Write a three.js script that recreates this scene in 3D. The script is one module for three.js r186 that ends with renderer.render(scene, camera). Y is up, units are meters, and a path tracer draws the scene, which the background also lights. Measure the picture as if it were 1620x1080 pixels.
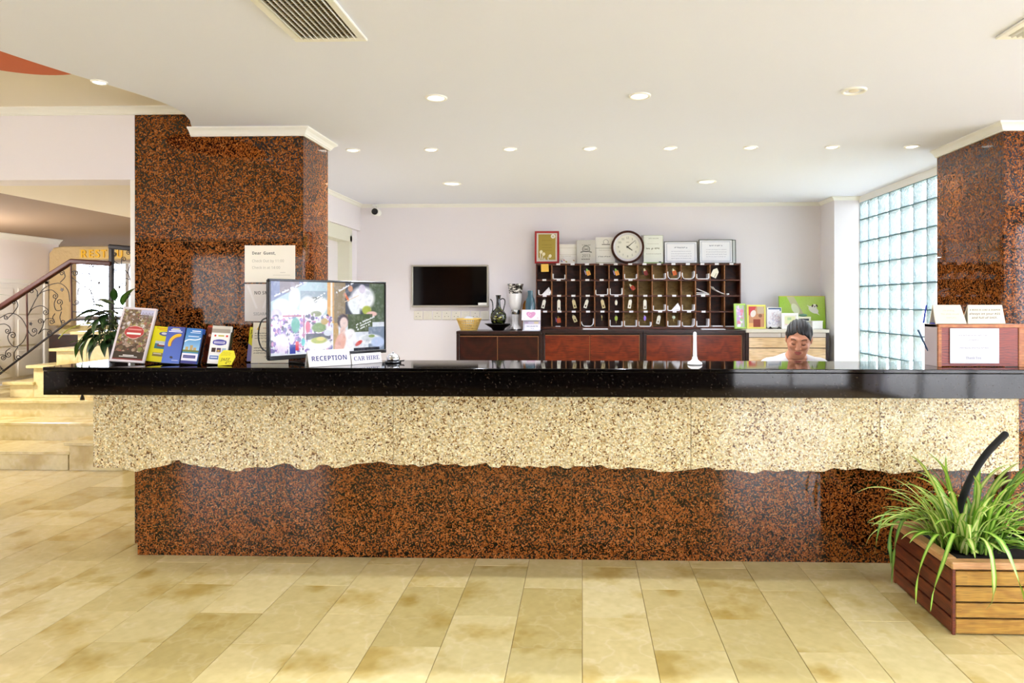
import * as THREE from 'three';
import { RoundedBoxGeometry } from 'three/addons/geometries/RoundedBoxGeometry.js';
import { ConvexGeometry } from 'three/addons/geometries/ConvexGeometry.js';
import { mergeGeometries, mergeVertices, toCreasedNormals } from 'three/addons/utils/BufferGeometryUtils.js';
import { MarchingCubes } from 'three/addons/objects/MarchingCubes.js';
import { RectAreaLightUniformsLib } from 'three/addons/lights/RectAreaLightUniformsLib.js';

// ───────────── camera, sky, large lights, exposure ─────────────
const scene = new THREE.Scene();
const camera = new THREE.PerspectiveCamera(2 * Math.atan(540 / 1060) * 180 / Math.PI, 1620 / 1080, 0.05, 200);
camera.position.set(0, 1.48, 0);
camera.rotation.y = Math.atan(0.0285);
camera.setViewOffset(1620, 1080, 810 - 891, 540 - 479, 1620, 1080);
camera.updateProjectionMatrix();
scene.background = new THREE.Color(0.89, 0.955, 1.14);          // even bright overcast sky
scene.backgroundIntensity = 8.2;
const EXPOSURE = 1.44;
const LAMP = 1.0;                                            // overall strength of the downlights
const renderer = new THREE.WebGLRenderer({ antialias: true });
renderer.shadowMap.enabled = true;
renderer.toneMapping = THREE.LinearToneMapping;
renderer.toneMappingExposure = EXPOSURE;
RectAreaLightUniformsLib.init();

// ───────────── helpers ─────────────
function rng(seed) { let s = seed >>> 0; return () => { s = (s + 0x6d2b79f5) >>> 0; let t = Math.imul(s ^ (s >>> 15), 1 | s); t = (t + Math.imul(t ^ (t >>> 7), 61 | t)) ^ t; return ((t ^ (t >>> 14)) >>> 0) / 4294967296; }; }
const V = (x, y, z) => new THREE.Vector3(x, y, z);
const used = new Map();
function numbered(name) { const n = used.get(name) ?? 0; used.set(name, n + 1); return n ? name + '_' + String(n).padStart(3, '0') : name; }
function thing(name, label, category, pos = [0, 0, 0], turn = 0, group) {
  const o = new THREE.Group(); o.name = numbered(name); o.position.set(...pos); o.rotation.y = turn;
  o.userData.label = label; o.userData.category = category; if (group) o.userData.group = group;
  scene.add(o); return o;
}
function struct(name) { const o = new THREE.Group(); o.name = name; o.userData.kind = 'structure'; scene.add(o); return o; }
function part(name, geo, mat, parent, label) {
  const m = new THREE.Mesh(Array.isArray(geo) ? join(geo) : geo, mat);
  m.castShadow = m.receiveShadow = true; m.name = parent === scene ? numbered(name) : name; parent.add(m);
  if (label) m.userData.label = label;
  return m;
}
function solo(name, label, category, geo, mat, group) {           // a thing that is a single mesh
  const m = part(name, geo, mat, scene); m.userData.label = label; m.userData.category = category; if (group) m.userData.group = group; return m;
}
function structMesh(name, geo, mat) { const m = part(name, geo, mat, scene); m.userData.kind = 'structure'; return m; }
function flat(g) { return g.index ? g.toNonIndexed() : g; }
function join(list) {
  const a = list.map((g) => { g = flat(g); for (const k of Object.keys(g.attributes)) if (!['position', 'normal', 'uv'].includes(k)) g.deleteAttribute(k); if (!g.attributes.uv) metre(g); return g; });
  return a.length === 1 ? a[0] : mergeGeometries(a);
}
// uv in metres, laid on by the dominant direction of each face
function metre(g, ou = 0, ov = 0, s = 1) {
  const n = g.attributes.normal, p = g.attributes.position, uv = new Float32Array(p.count * 2);
  for (let i = 0; i < p.count; i++) {
    const ax = Math.abs(n.getX(i)), ay = Math.abs(n.getY(i)), az = Math.abs(n.getZ(i));
    const x = p.getX(i), y = p.getY(i), z = p.getZ(i);
    const [u, v] = ay >= ax && ay >= az ? [x, -z] : ax >= az ? [z, y] : [x, y];
    uv[2 * i] = u * s + ou; uv[2 * i + 1] = v * s + ov;
  }
  g.setAttribute('uv', new THREE.BufferAttribute(uv, 2)); return g;
}
function box(x0, x1, y0, y1, z0, z1, c = 0) {                     // a box by its bounds; c chamfers its edges; uv in metres
  const w = x1 - x0, h = y1 - y0, d = z1 - z0;
  let g;
  if (c > 0) {
    c = Math.min(c, w * 0.49, h * 0.49, d * 0.49);
    const pts = [];
    for (const sx of [-1, 1]) for (const sy of [-1, 1]) for (const sz of [-1, 1])
      for (const k of [0, 1, 2]) pts.push(V(sx * (w / 2 - (k === 0 ? 0 : c)), sy * (h / 2 - (k === 1 ? 0 : c)), sz * (d / 2 - (k === 2 ? 0 : c))));
    g = new ConvexGeometry(pts);
  } else g = flat(new THREE.BoxGeometry(w, h, d));
  g.translate((x0 + x1) / 2, (y0 + y1) / 2, (z0 + z1) / 2);
  return metre(g);
}
const cbox = (w, h, d, c = 0, x = 0, y = 0, z = 0) => box(x - w / 2, x + w / 2, y - h / 2, y + h / 2, z - d / 2, z + d / 2, c);
function rbox(w, h, d, r, seg = 3) { return metre(flat(new RoundedBoxGeometry(w, h, d, seg, r))); }
function cyl(r0, r1, h, n = 24, x = 0, y = 0, z = 0) { return new THREE.CylinderGeometry(r0, r1, h, n).translate(x, y, z); }
function lathe(pts, n = 40) { return new THREE.LatheGeometry(pts.map(([r, y]) => new THREE.Vector2(r, y)), n); }
function tube(pts, r, n = 40, k = 8, closed = false) { return new THREE.TubeGeometry(new THREE.CatmullRomCurve3(pts, closed, 'centripetal'), n, r, k, closed); }
function rod(a, b, r, k = 8) { const d = b.clone().sub(a), g = new THREE.CylinderGeometry(r, r, d.length(), k); g.applyQuaternion(new THREE.Quaternion().setFromUnitVectors(V(0, 1, 0), d.clone().normalize())); const m = a.clone().add(b).multiplyScalar(0.5); return g.translate(m.x, m.y, m.z); }
function prism(pts, depth, z = 0, bevel = 0) {                     // outline in x,y extruded towards +z
  const g = new THREE.ExtrudeGeometry(new THREE.Shape(pts.map(([x, y]) => new THREE.Vector2(x, y))), { depth: depth - 2 * bevel, bevelEnabled: bevel > 0, bevelSize: bevel, bevelThickness: bevel, bevelSegments: 1, bevelOffset: -bevel });
  g.translate(0, 0, z + bevel); return metre(flat(g));
}
// a moulding: profile [[out, down]...] swept along a path of [x, z] at height y with mitred corners; side +1 puts "out" on the right of the way walked
function moulding(path, y, profile, side = 1, closed = false) {
  const n = path.length, rings = [];
  for (let i = 0; i < n; i++) {
    const a = path[closed ? (i + n - 1) % n : Math.max(i - 1, 0)], b = path[i], c = path[closed ? (i + 1) % n : Math.min(i + 1, n - 1)];
    let d1 = new THREE.Vector2(b[0] - a[0], b[1] - a[1]), d2 = new THREE.Vector2(c[0] - b[0], c[1] - b[1]);
    if (d1.lengthSq() < 1e-12) d1 = d2.clone(); if (d2.lengthSq() < 1e-12) d2 = d1.clone();
    d1.normalize(); d2.normalize();
    const n1 = new THREE.Vector2(-d1.y * side, d1.x * side), n2 = new THREE.Vector2(-d2.y * side, d2.x * side);
    const m = n1.clone().add(n2).normalize(), k = 1 / Math.max(0.3, m.dot(n1));
    rings.push(profile.map(([o, dn]) => V(b[0] + m.x * o * k, y - dn, b[1] + m.y * o * k)));
  }
  const pos = [];
  const q = (A, B, C, D) => { for (const p of side > 0 ? [A, B, C, A, C, D] : [A, C, B, A, D, C]) pos.push(p.x, p.y, p.z); };
  const P = profile.length;
  for (let i = 0; i < (closed ? n : n - 1); i++) for (let j = 0; j < P; j++) { const r = rings[i], s = rings[(i + 1) % n]; q(r[j], r[(j + 1) % P], s[(j + 1) % P], s[j]); }
  if (!closed) for (const r of [rings[0], rings[n - 1]]) for (let j = 1; j < P - 1; j++) for (const p of [r[0], r[j], r[j + 1]]) pos.push(p.x, p.y, p.z);
  const g = new THREE.BufferGeometry(); g.setAttribute('position', new THREE.Float32BufferAttribute(pos, 3)); g.computeVertexNormals(); return metre(g);
}
const CROWN = [[0, 0], [0.05, 0], [0.05, 0.008], [0.043, 0.013], [0.032, 0.02], [0.022, 0.033], [0.018, 0.042], [0.012, 0.044], [0.012, 0.05], [0, 0.05]];

// ───────────── textures ─────────────
function dataTex(size, fn, srgb = true, w = size, h = size) {
  const d = new Uint8Array(w * h * 4), o = [0, 0, 0];
  for (let y = 0, i = 0; y < h; y++) for (let x = 0; x < w; x++, i += 4) { fn(x, y, o); d[i] = o[0]; d[i + 1] = o[1]; d[i + 2] = o[2]; d[i + 3] = 255; }
  const t = new THREE.DataTexture(d, w, h); t.magFilter = THREE.LinearFilter; t.minFilter = THREE.LinearMipmapLinearFilter; t.wrapS = t.wrapT = THREE.RepeatWrapping;
  if (srgb) t.colorSpace = THREE.SRGBColorSpace; t.needsUpdate = true; return t;
}
function noiseGrid(seed, n) { const r = rng(seed), a = new Float32Array(n * n); for (let i = 0; i < n * n; i++) a[i] = r(); return (u, v) => { u = ((u % 1) + 1) % 1 * n; v = ((v % 1) + 1) % 1 * n; const x = Math.floor(u), y = Math.floor(v), fx = u - x, fy = v - y, sx = fx * fx * (3 - 2 * fx), sy = fy * fy * (3 - 2 * fy), x1 = (x + 1) % n, y1 = (y + 1) % n, X = x % n, Y = y % n; return (a[Y * n + X] * (1 - sx) + a[Y * n + x1] * sx) * (1 - sy) + (a[y1 * n + X] * (1 - sx) + a[y1 * n + x1] * sx) * sy; }; }
function fbm(seed, n0, oct = 4) { const l = []; for (let i = 0; i < oct; i++) l.push(noiseGrid(seed + i * 17, n0 << i)); return (u, v) => { let s = 0, a = 0.5, t = 0; for (const f of l) { s += a * f(u, v); t += a; a *= 0.55; } return s / t; }; }
const mix3 = (a, b, t) => [a[0] + (b[0] - a[0]) * t, a[1] + (b[1] - a[1]) * t, a[2] + (b[2] - a[2]) * t];
// crystalline granite: jittered cells, each a mineral grain
function granite(seed, size, g, grains, seam, clump = 0) {
  const r = rng(seed), px = new Float32Array(g * g), py = new Float32Array(g * g), col = [], cl = fbm(seed + 5, 6, 3);
  const total = grains.reduce((s, q) => s + q[0], 0);
  for (let i = 0; i < g * g; i++) {
    px[i] = r(); py[i] = r();
    let k = r() * total; k += (cl((i % g) / g, Math.floor(i / g) / g) - 0.5) * clump * total; let c = grains[grains.length - 1][1];
    for (const [w, q] of grains) { if (k < w) { c = q; break; } k -= w; }
    const j = 0.86 + r() * 0.28; col.push([c[0] * j, c[1] * j, c[2] * j]);
  }
  const warp = fbm(seed + 9, 48, 2), warp2 = fbm(seed + 13, 48, 2);
  return dataTex(size, (x, y, o) => {
    const u0 = x / size, v0 = y / size, u = u0 * g + (warp(u0, v0) - 0.5) * 1.6, v = v0 * g + (warp2(u0, v0) - 0.5) * 1.6, cx = Math.floor(u), cy = Math.floor(v);
    let f1 = 9, f2 = 9, id = 0;
    for (let j = -1; j <= 1; j++) for (let i = -1; i <= 1; i++) {
      const X = ((cx + i) % g + g) % g, Y = ((cy + j) % g + g) % g, k = Y * g + X, dx = cx + i + px[k] - u, dy = cy + j + py[k] - v, d = dx * dx + dy * dy;
      if (d < f1) { f2 = f1; f1 = d; id = k; } else if (d < f2) f2 = d;
    }
    const e = Math.sqrt(f2) - Math.sqrt(f1), s = e < 0.12 ? seam + (1 - seam) * e / 0.12 : 1, c = col[id];
    o[0] = Math.min(255, c[0] * s); o[1] = Math.min(255, c[1] * s); o[2] = Math.min(255, c[2] * s);
  });
}
function woodTex(seed, a, b, w = 512, h = 512, rings = 7, dark = 0.35) {
  const f = fbm(seed, 3, 4), g = noiseGrid(seed + 3, 128);
  return dataTex(0, (x, y, o) => { const u = x / w, v = y / h; const n = f(u, v * 0.999); let t = 0.5 + 0.5 * Math.sin((v * rings + n * 3.2) * 6.283); t = 0.55 * t + 0.45 * g(u * 0.06, v); t = Math.max(0, Math.min(1, t)); const c = mix3(a, b, t), k = 1 - dark * Math.pow(g(u * 0.1 + 0.3, v * 2.0), 3); o[0] = c[0] * k; o[1] = c[1] * k; o[2] = c[2] * k; }, true, w, h);
}
function canvasTex(w, h, draw) {
  const c = document.createElement('canvas'); c.width = w; c.height = h; const x = c.getContext('2d'); draw(x, w, h);
  const t = new THREE.CanvasTexture(c); t.colorSpace = THREE.SRGBColorSpace; t.magFilter = THREE.LinearFilter; return t;
}
function at(t, ru, rv = ru) { const c = t.clone(); c.repeat.set(ru, rv); c.needsUpdate = true; return c; }
const std = (o) => new THREE.MeshStandardMaterial(o), phys = (o) => new THREE.MeshPhysicalMaterial(o);
const srgb = (r, g, b) => new THREE.Color().setRGB(r / 255, g / 255, b / 255, THREE.SRGBColorSpace);

const T = {
  brown: granite(11, 1024, 120, [[30, [150, 86, 36]], [22, [126, 68, 26]], [12, [164, 106, 58]], [10, [104, 54, 22]], [32, [10, 5, 3]], [8, [44, 22, 10]]], 0.45, 0.5),
  cream: granite(23, 1024, 128, [[36, [228, 210, 166]], [30, [214, 192, 142]], [15, [236, 224, 192]], [11, [192, 162, 110]], [6, [150, 114, 70]], [3, [108, 76, 46]]], 0.74, 0.3),
  black: granite(31, 512, 110, [[66, [5, 4, 4]], [22, [12, 10, 9]], [9, [26, 21, 16]], [3, [46, 40, 32]]], 0.8, 0),
  cabinet: woodTex(41, [132, 48, 18], [86, 25, 9], 512, 512, 5, 0.4),
  dark: woodTex(43, [52, 18, 12], [24, 7, 6], 256, 256, 5, 0.4),
  rack: woodTex(47, [110, 52, 26], [66, 28, 15], 256, 256, 6, 0.4),
  olive: woodTex(48, [186, 152, 84], [146, 114, 58], 256, 256, 5, 0.4),
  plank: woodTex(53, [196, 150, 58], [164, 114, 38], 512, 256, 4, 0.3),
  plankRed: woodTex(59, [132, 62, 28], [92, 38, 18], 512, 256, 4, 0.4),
  sapele: woodTex(61, [168, 64, 34], [122, 38, 22], 256, 512, 26, 0.35),
  pale: woodTex(67, [226, 196, 160], [206, 170, 128], 256, 256, 4, 0.2),
};
function marble(seed, tone) {
  const f = fbm(seed, 3, 5), g = fbm(seed + 50, 5, 4), k = fbm(seed + 90, 24, 2);
  return dataTex(512, (x, y, o) => {
    const u = x / 512, v = y / 512, n = f(u, v), m = g(u, v), vein = Math.pow(Math.max(0, 1 - Math.abs(m - 0.5) * 14), 2);
    const stain = Math.max(0, Math.min(1, (n - 0.52) * 4)), fine = (k(u, v) - 0.5) * 14;
    let c = mix3([222, 207, 156], [182, 154, 80], stain * 0.75 + tone * 0.25);
    c = mix3(c, [236, 222, 186], vein * 0.35 * (1 - stain));
    o[0] = Math.min(255, c[0] + fine); o[1] = Math.min(255, c[1] + fine); o[2] = Math.min(255, Math.max(0, c[2] + fine));
  });
}
T.marble = [101, 202, 303, 404].map((s, i) => marble(s, i / 3));
const M = {
  white: std({ color: srgb(240, 234, 238), roughness: 0.85 }),
  ceiling: std({ color: srgb(235, 237, 251), roughness: 0.9 }),
  trim: std({ color: srgb(244, 242, 236), roughness: 0.6 }),
  pink: std({ color: srgb(250, 242, 240), roughness: 0.85 }),
  tan: std({ color: srgb(142, 117, 92), roughness: 0.9 }),
  beige: std({ color: srgb(240, 230, 212), roughness: 0.9 }),
  orange: std({ color: srgb(214, 112, 74), roughness: 0.8 }),
  brown: phys({ map: at(T.brown, 1 / 0.82), color: new THREE.Color(0.92, 0.88, 0.78), roughness: 0.035, ior: 1.5 }),
  cream: phys({ map: at(T.cream, 1 / 0.95), roughness: 0.12 }),
  black: phys({ map: at(T.black, 1 / 0.6), roughness: 0.05 }),
  grout: std({ color: srgb(150, 120, 72), roughness: 0.9 }),
  cabinet: phys({ map: at(T.cabinet, 1.6, 1.1), roughness: 0.3, clearcoat: 0.6, clearcoatRoughness: 0.12 }),
  darkwood: phys({ map: at(T.dark, 2), roughness: 0.35, clearcoat: 0.4, clearcoatRoughness: 0.2 }),
  rack: std({ map: at(T.rack, 3), roughness: 0.45 }),
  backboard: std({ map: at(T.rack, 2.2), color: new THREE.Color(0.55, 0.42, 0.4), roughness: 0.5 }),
  divider: std({ map: at(woodTex(49, [176, 116, 66], [134, 84, 46], 256, 256, 6), 3), roughness: 0.45 }),
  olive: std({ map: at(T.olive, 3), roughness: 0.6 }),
  handrail: phys({ color: srgb(62, 27, 18), roughness: 0.55, specularIntensity: 0.5 }),
  iron: std({ color: srgb(26, 20, 20), roughness: 0.5, metalness: 0.5 }),
  rust: std({ color: srgb(78, 44, 34), roughness: 0.6, metalness: 0.3 }),
  plastic: phys({ color: srgb(12, 12, 14), roughness: 0.25 }),
  matte: std({ color: srgb(14, 13, 13), roughness: 0.8 }),
  steel: std({ color: srgb(200, 200, 202), roughness: 0.22, metalness: 1 }),
  stalk: std({ color: srgb(78, 100, 40), roughness: 0.6 }),
  paper: std({ color: srgb(240, 238, 232), roughness: 0.9 }),
  soil: std({ color: srgb(34, 24, 18), roughness: 1 }),
  marble: T.marble.map((t) => [1.0, 0.9, 0.8].map((k) => phys({ map: at(t, 1.35), color: new THREE.Color(k, k * (1.0 - (1 - k) * 0.1), k * (0.96 - (1 - k) * 0.7)), roughness: 0.2, specularIntensity: 0.9 }))),
};

// ───────────── the room ─────────────
// floor: marble planks 0.605 m long in running bond, laid towards the counter
{
  const PITCH = 0.305, LEN = 0.605, floor = struct('floor'), R = rng(5);
  part('screed', box(-9.2, 5.2, -0.12, -0.006, -13, 4.7), M.grout, floor);
  const tileGeo = [];
  for (let k = 0; k < 8; k++) { const g = cbox(PITCH - 0.0022, 0.018, LEN - 0.0022, 0.0014, 0, -0.009, 0); metre(g, R() * 3, R() * 3); if (k % 2) g.rotateY(Math.PI); tileGeo.push(g); }
  const rest = [];
  for (let k = -30; k < 17; k++) {
    const xc = PITCH * (k + 0.5), odd = Math.abs(k) % 2 === 1;
    for (let j = -8; j < 11; j++) {
      const zc = -((odd ? 2.870 : 3.157) - LEN / 2 + LEN * j);
      const d = -zc, px = 891 + 1060 * Math.tan(Math.atan(xc / d) + 0.0285), py = 479 + 1.48 * 1060 / Math.max(d, 0.1);
      const hidden = (zc < -4.15 && xc > -2.75) || zc < -6.1 || (zc < -3.9 && xc > -2.6 && xc < 2.2 && zc > -4.15 && false);
      const seen = d > 2.2 && px > -60 && px < 1680 && py < 1230 && !hidden;
      if (seen) {
        const dark = R(), tone = dark < 0.5 ? 0 : dark < 0.82 ? 1 : 2;
        const m = part('tile', tileGeo[Math.floor(R() * 8)], M.marble[Math.floor(R() * 4)][tone], floor);
        m.position.set(xc, (R() - 0.5) * 0.0008, zc);
      } else if (zc > -8 && zc < 4.4 && xc > -9 && xc < 5) rest.push(cbox(PITCH - 0.0022, 0.018, LEN - 0.0022, 0, xc, -0.009, zc));
    }
  }
  const far = part('tile_field', rest, M.marble[1][0], floor); far.userData.kind = 'stuff';
}
const CEIL = 2.55;
// dropped ceiling: its left edge runs in a slow curve over the lobby
{
  const edge = [[-3.3, 4.6], [-3.1, 2], [-2.95, 0.4], [-2.72, -1.2], [-2.55, -2.3], [-2.47, -2.79], [-2.395, -3.05], [-2.3, -3.3], [-2.245, -3.5], [-2.24, -3.66], [-2.29, -3.84], [-2.36, -3.98], [-2.40, -4.08], [-2.41, -4.3], [-2.41, -7.4]];
  const curve = new THREE.CatmullRomCurve3(edge.map(([x, z]) => V(x, 0, z)), false, 'centripetal').getPoints(90);
  const pts = [...curve.map((p) => [p.x, p.z]), [2.9, -7.4], [2.9, -4.42], [4.9, -4.42], [4.9, 4.6]];
  // outline in x, -z so that turning the extrusion upright keeps it level
  const g = new THREE.ExtrudeGeometry(new THREE.Shape(pts.map(([x, z]) => new THREE.Vector2(x, -z))), { depth: 0.1, bevelEnabled: false });
  g.rotateX(-Math.PI / 2).translate(0, CEIL, 0);
  const c = struct('ceiling'); part('lowered_panel', metre(flat(g)), M.ceiling, c);
  part('upper_panel', box(-9.2, 5.1, 2.68, 2.85, -4.25, 4.7), M.beige, c);
  part('upper_panel', box(-2.6, 3.2, 2.66, 2.8, -7.6, -4.25), M.white, c);
  part('soffit_panel', box(-4.03, -2.56, 2.24, 2.85, -13, -4.25), M.beige, c);
  part('side_panel', box(-7.1, -4.03, 2.31, 2.85, -13, -4.25), M.tan, c);
  part('side_panel', box(-11.2, -7.1, 2.31, 2.85, -13, -4.25), M.tan, c);
}
structMesh('wall_beam', box(-9.2, -2.757, 2.24, 2.68, -4.25, -4.05), M.white);
structMesh('trim_1', moulding([[-9.2, -4.05], [-2.757, -4.05], [-2.43, -4.05], [-2.36, -4.05]], 2.68, CROWN.map(([a, b]) => [a, b * 0.85]), 1), M.trim);
structMesh('trim_2', box(-2.79, -2.757, 0.99, 2.24, -4.12, -4.058, 0.002), M.trim);
// granite columns, clad in panels
function column(name, x0, x1, z0, z1, top, rows, faces, m) {
  const o = struct(name), t = 0.02;
  part('core', box(x0 + t + 0.003, x1 - t - 0.003, 0, top, z0 + t + 0.003, z1 - t - 0.003), M.grout, o);
  for (let i = 0; i < rows.length - 1; i++) {
    const a = rows[i] + 0.0012, b = rows[i + 1] - 0.0012;
    if (faces.includes('f')) part('granite_panel', metre(box(x0, x1, a, b, z1 - t, z1, 0.0015), i * 0.37, i * 0.21), m, o);
    if (faces.includes('r')) part('granite_panel', metre(box(x1 - t, x1, a, b, z0, z1 - t - 0.0012, 0.0015), i * 0.57, i * 0.31), m, o);
    if (faces.includes('l')) part('granite_panel', metre(box(x0, x0 + t, a, b, z0, z1 - t - 0.0012, 0.0015), i * 0.47, i * 0.61), m, o);
    if (faces.includes('b')) part('granite_panel', metre(box(x0 + t + 0.001, x1 - t - 0.001, a, b, z0, z0 + t, 0.0015), i * 0.27, i * 0.11), m, o);
  }
  return o;
}
column('column', -2.756, -1.705, -4.448, -4.05, 2.66, [0, 0.62, 1.24, 1.859, 2.655], 'frlb', M.brown);
column('column_001', 2.501, 3.3, -4.80, -4.05, 2.56, [0, 0.62, 1.24, 1.80, 2.548], 'fl', M.brown);
structMesh('trim_3', moulding([[-2.40, -4.05], [-1.705, -4.05], [-1.705, -4.448], [-2.41, -4.448]], CEIL, CROWN, 1), M.trim);
structMesh('trim_4', moulding([[2.501, -4.80], [2.501, -4.05], [3.3, -4.05]], CEIL, CROWN, 1), M.trim);
// room behind the counter
structMesh('wall_back', box(-2.6, 2.95, 0, 2.66, -7.42, -7.22), M.white);
structMesh('trim_5', moulding([[-2.41, -4.47], [-2.41, -7.22], [2.54, -7.22], [2.54, -6.83], [2.79, -6.83]], CEIL, CROWN.map(([a, b]) => [a * 0.7, b * 0.75]), 1), M.trim);
structMesh('wall_pilaster', box(2.54, 2.95, 0, 2.56, -7.22, -6.83), M.white);
{
  const w = struct('wall_left');
  part('wall_panel', [box(-2.56, -2.41, 0, 2.56, -6.12, -4.449), box(-2.56, -2.41, 2.262, 2.56, -7.22, -6.12), box(-2.56, -2.45, 0, 2.262, -7.22, -7.02)], M.white, w);
  const d = struct('door_1');
  const fr = part('door_frame', [box(-2.57, -2.432, 0, 2.19, -7.02, -6.95, 0.004), box(-2.57, -2.432, 0, 2.19, -6.25, -6.12, 0.004), box(-2.57, -2.432, 2.12, 2.262, -7.02, -6.12, 0.004)], std({ color: srgb(232, 230, 212), roughness: 0.5 }), d);
  part('door_leaf', box(-3.36, -2.545, 0.01, 2.11, -6.295, -6.25, 0.003), M.darkwood, d);
  part('door_leaf', box(-2.62, -2.575, 0.01, 2.11, -6.45, -6.25, 0.003), M.cabinet, d);
  part('passage_wall', [box(-3.5, -3.4, 0, 2.24, -7.1, -6.1), box(-3.4, -2.57, 0, 2.24, -7.1, -7.0), box(-3.4, -2.57, 0, 2.24, -6.12, -6.05)], std({ color: srgb(214, 206, 180), roughness: 0.8 }), d);
}
// glass block window
{
  const w = struct('window_1'), P = 0.2235, X0 = 2.79, X1 = 2.87;
  const gm = phys({ color: srgb(252, 254, 252), transmission: 0.96, thickness: 0, roughness: 0.3, ior: 1.45, bumpMap: null });
  const wave = dataTex(128, (x, y, o) => { const u = x / 128, v = y / 128; const k = 0.5 + 0.25 * Math.sin(6.283 * (2 * v + 0.7 * Math.sin(6.283 * u) + u * 2)) + 0.25 * Math.sin(6.283 * (3 * u - v + 0.4 * Math.sin(6.283 * v * 2))); o[0] = o[1] = o[2] = 255 * k; }, false);
  gm.bumpMap = wave; gm.bumpScale = 0.003;
  const rim = phys({ color: srgb(186, 222, 204), transmission: 0.6, thickness: 0, roughness: 0.4 });
  const face = (h, wd) => { const g = rbox(0.012, h - 0.014, wd - 0.014, 0.005, 2); const uv = g.attributes.uv, p = g.attributes.position; for (let i = 0; i < uv.count; i++) uv.setXY(i, p.getZ(i) / P + 0.5, p.getY(i) / P + 0.5); return g; };
  const edge = (h, wd) => [cbox(0.055, 0.012, wd - 0.018, 0, 0, h / 2 - 0.013, 0), cbox(0.055, 0.012, wd - 0.018, 0, 0, -h / 2 + 0.013, 0), cbox(0.055, h - 0.042, 0.012, 0, 0, 0, wd / 2 - 0.015), cbox(0.055, h - 0.042, 0.012, 0, 0, 0, -wd / 2 + 0.015)];
  const mortar = std({ color: srgb(104, 134, 142), roughness: 0.7 }), bars = [];
  const cache = {};
  const zs = [-6.83]; for (let z = -6.631; z < -4.2; z += P) zs.push(z);
  const ys = []; for (let y = 2.312; y > 0.1; y -= 0.2222) ys.unshift(y); ys.push(2.487);
  for (let i = 0; i < zs.length - 1; i++) for (let j = 0; j < ys.length - 1; j++) {
    if (zs[i] > -4.84) continue;
    const wd = zs[i + 1] - zs[i], h = ys[j + 1] - ys[j], key = wd.toFixed(3) + h.toFixed(3);
    cache[key] ??= join([face(h, wd).translate(-0.034, 0, 0), face(h, wd).translate(0.034, 0, 0)]);
    const b = part('glass_block', cache[key], gm, w); b.position.set((X0 + X1) / 2, (ys[j] + ys[j + 1]) / 2, (zs[i] + zs[i + 1]) / 2);
  }
  for (const y of ys) bars.push(box(X0 + 0.002, X1 - 0.002, y - 0.006, y + 0.006, -6.83, -4.7));
  for (const z of zs) if (z < -4.7) bars.push(box(X0 + 0.002, X1 - 0.002, 0.1, 2.487, z - 0.006, z + 0.006));
  part('mortar_joint', bars, mortar, w);
  part('window_frame', [box(X0 - 0.004, X1, 2.487, 2.56, -6.83, -4.7), box(X0, X1, -0.05, 0.31, -6.83, -4.7)], M.trim, w);
}
// lobby shell outside the picture: side wall and front wall with large windows, all real openings
function windowWall(name, n, along, at0, spans, y0, y1, lo, hi, mat) {
  const w = struct(name), gl = phys({ color: 0xffffff, transmission: 1, thickness: 0, roughness: 0.02, ior: 1.45 });
  const seg = (a, b, p, q, t = 0.1) => along === 'x' ? box(a, b, p, q, at0 - t, at0 + t) : box(at0 - t, at0 + t, p, q, a, b);
  const solid = [], cuts = [...spans].sort((a, b) => a[0] - b[0]); let c = lo;
  for (const [a, b, q = y0] of cuts) { solid.push(seg(c, a, 0, 2.85)); if (q > 0) solid.push(seg(a, b, 0, q)); solid.push(seg(a, b, y1, 2.85)); c = b; }
  solid.push(seg(c, hi, 0, 2.85)); part('wall_panel', solid, mat, w);
  const frameMat = std({ color: srgb(232, 232, 232), roughness: 0.4 });
  cuts.forEach(([a, b, q = y0], i) => {
    const y0 = q, win = struct('window_' + (n + i)), fs = [seg(a, b, y0, y0 + 0.06, 0.04), seg(a, b, y1 - 0.06, y1, 0.04)], k = Math.max(1, Math.round((b - a) / 1.1));
    for (let j = 0; j <= k; j++) { const m = a + (b - a) * j / k; fs.push(seg(Math.max(a, m - 0.03), Math.min(b, m + 0.03), y0 + 0.06, y1 - 0.06, 0.04)); }
    part('window_frame', fs, frameMat, win);
    for (let j = 0; j < k; j++) part('pane', seg(a + (b - a) * j / k + 0.03, a + (b - a) * (j + 1) / k - 0.03, y0 + 0.06, y1 - 0.06, 0.004), gl, win);
  });
}
windowWall('wall_right', 2, 'z', 4.9, [[-3.4, -0.4], [0.2, 4.0]], 0.0, 2.4, -4.52, 4.7, M.white);
windowWall('wall_front', 4, 'x', 4.6, [[-7.5, -4.7], [2.6, 4.6, 0.0]], 0.95, 2.42, -9.2, 5.0, std({ color: srgb(150, 130, 104), roughness: 0.9 }));
part('added_dado_panel', [box(-9.1, 2.6, 0.02, 0.93, 4.46, 4.499, 0.004)], M.darkwood, struct('added_dado_front'));  // unseen dark dado added to darken what the counter apron reflects
structMesh('wall_return', box(3.3, 5.0, 0, 2.7, -4.52, -4.40), M.white);
windowWall('wall_side', 6, 'z', -9.2, [[-1.6, 3.0]], 0.3, 2.4, -5.0, 4.7, M.pink);
structMesh('wall_side_return', box(-9.3, -6.9, 0, 2.85, -5.1, -5.0), M.pink);
structMesh('sky_block_wall', box(-16, 1.5, -0.13, 3.2, 11.0, 11.3), std({ color: srgb(150, 146, 132), roughness: 0.9 }));  // unseen wall added to block some sky and dim the column reflection
structMesh('ground', box(-60, 60, -0.4, -0.13, -60, 60), std({ color: srgb(214, 208, 196), roughness: 0.95 })).userData.kind = 'structure';

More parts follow.
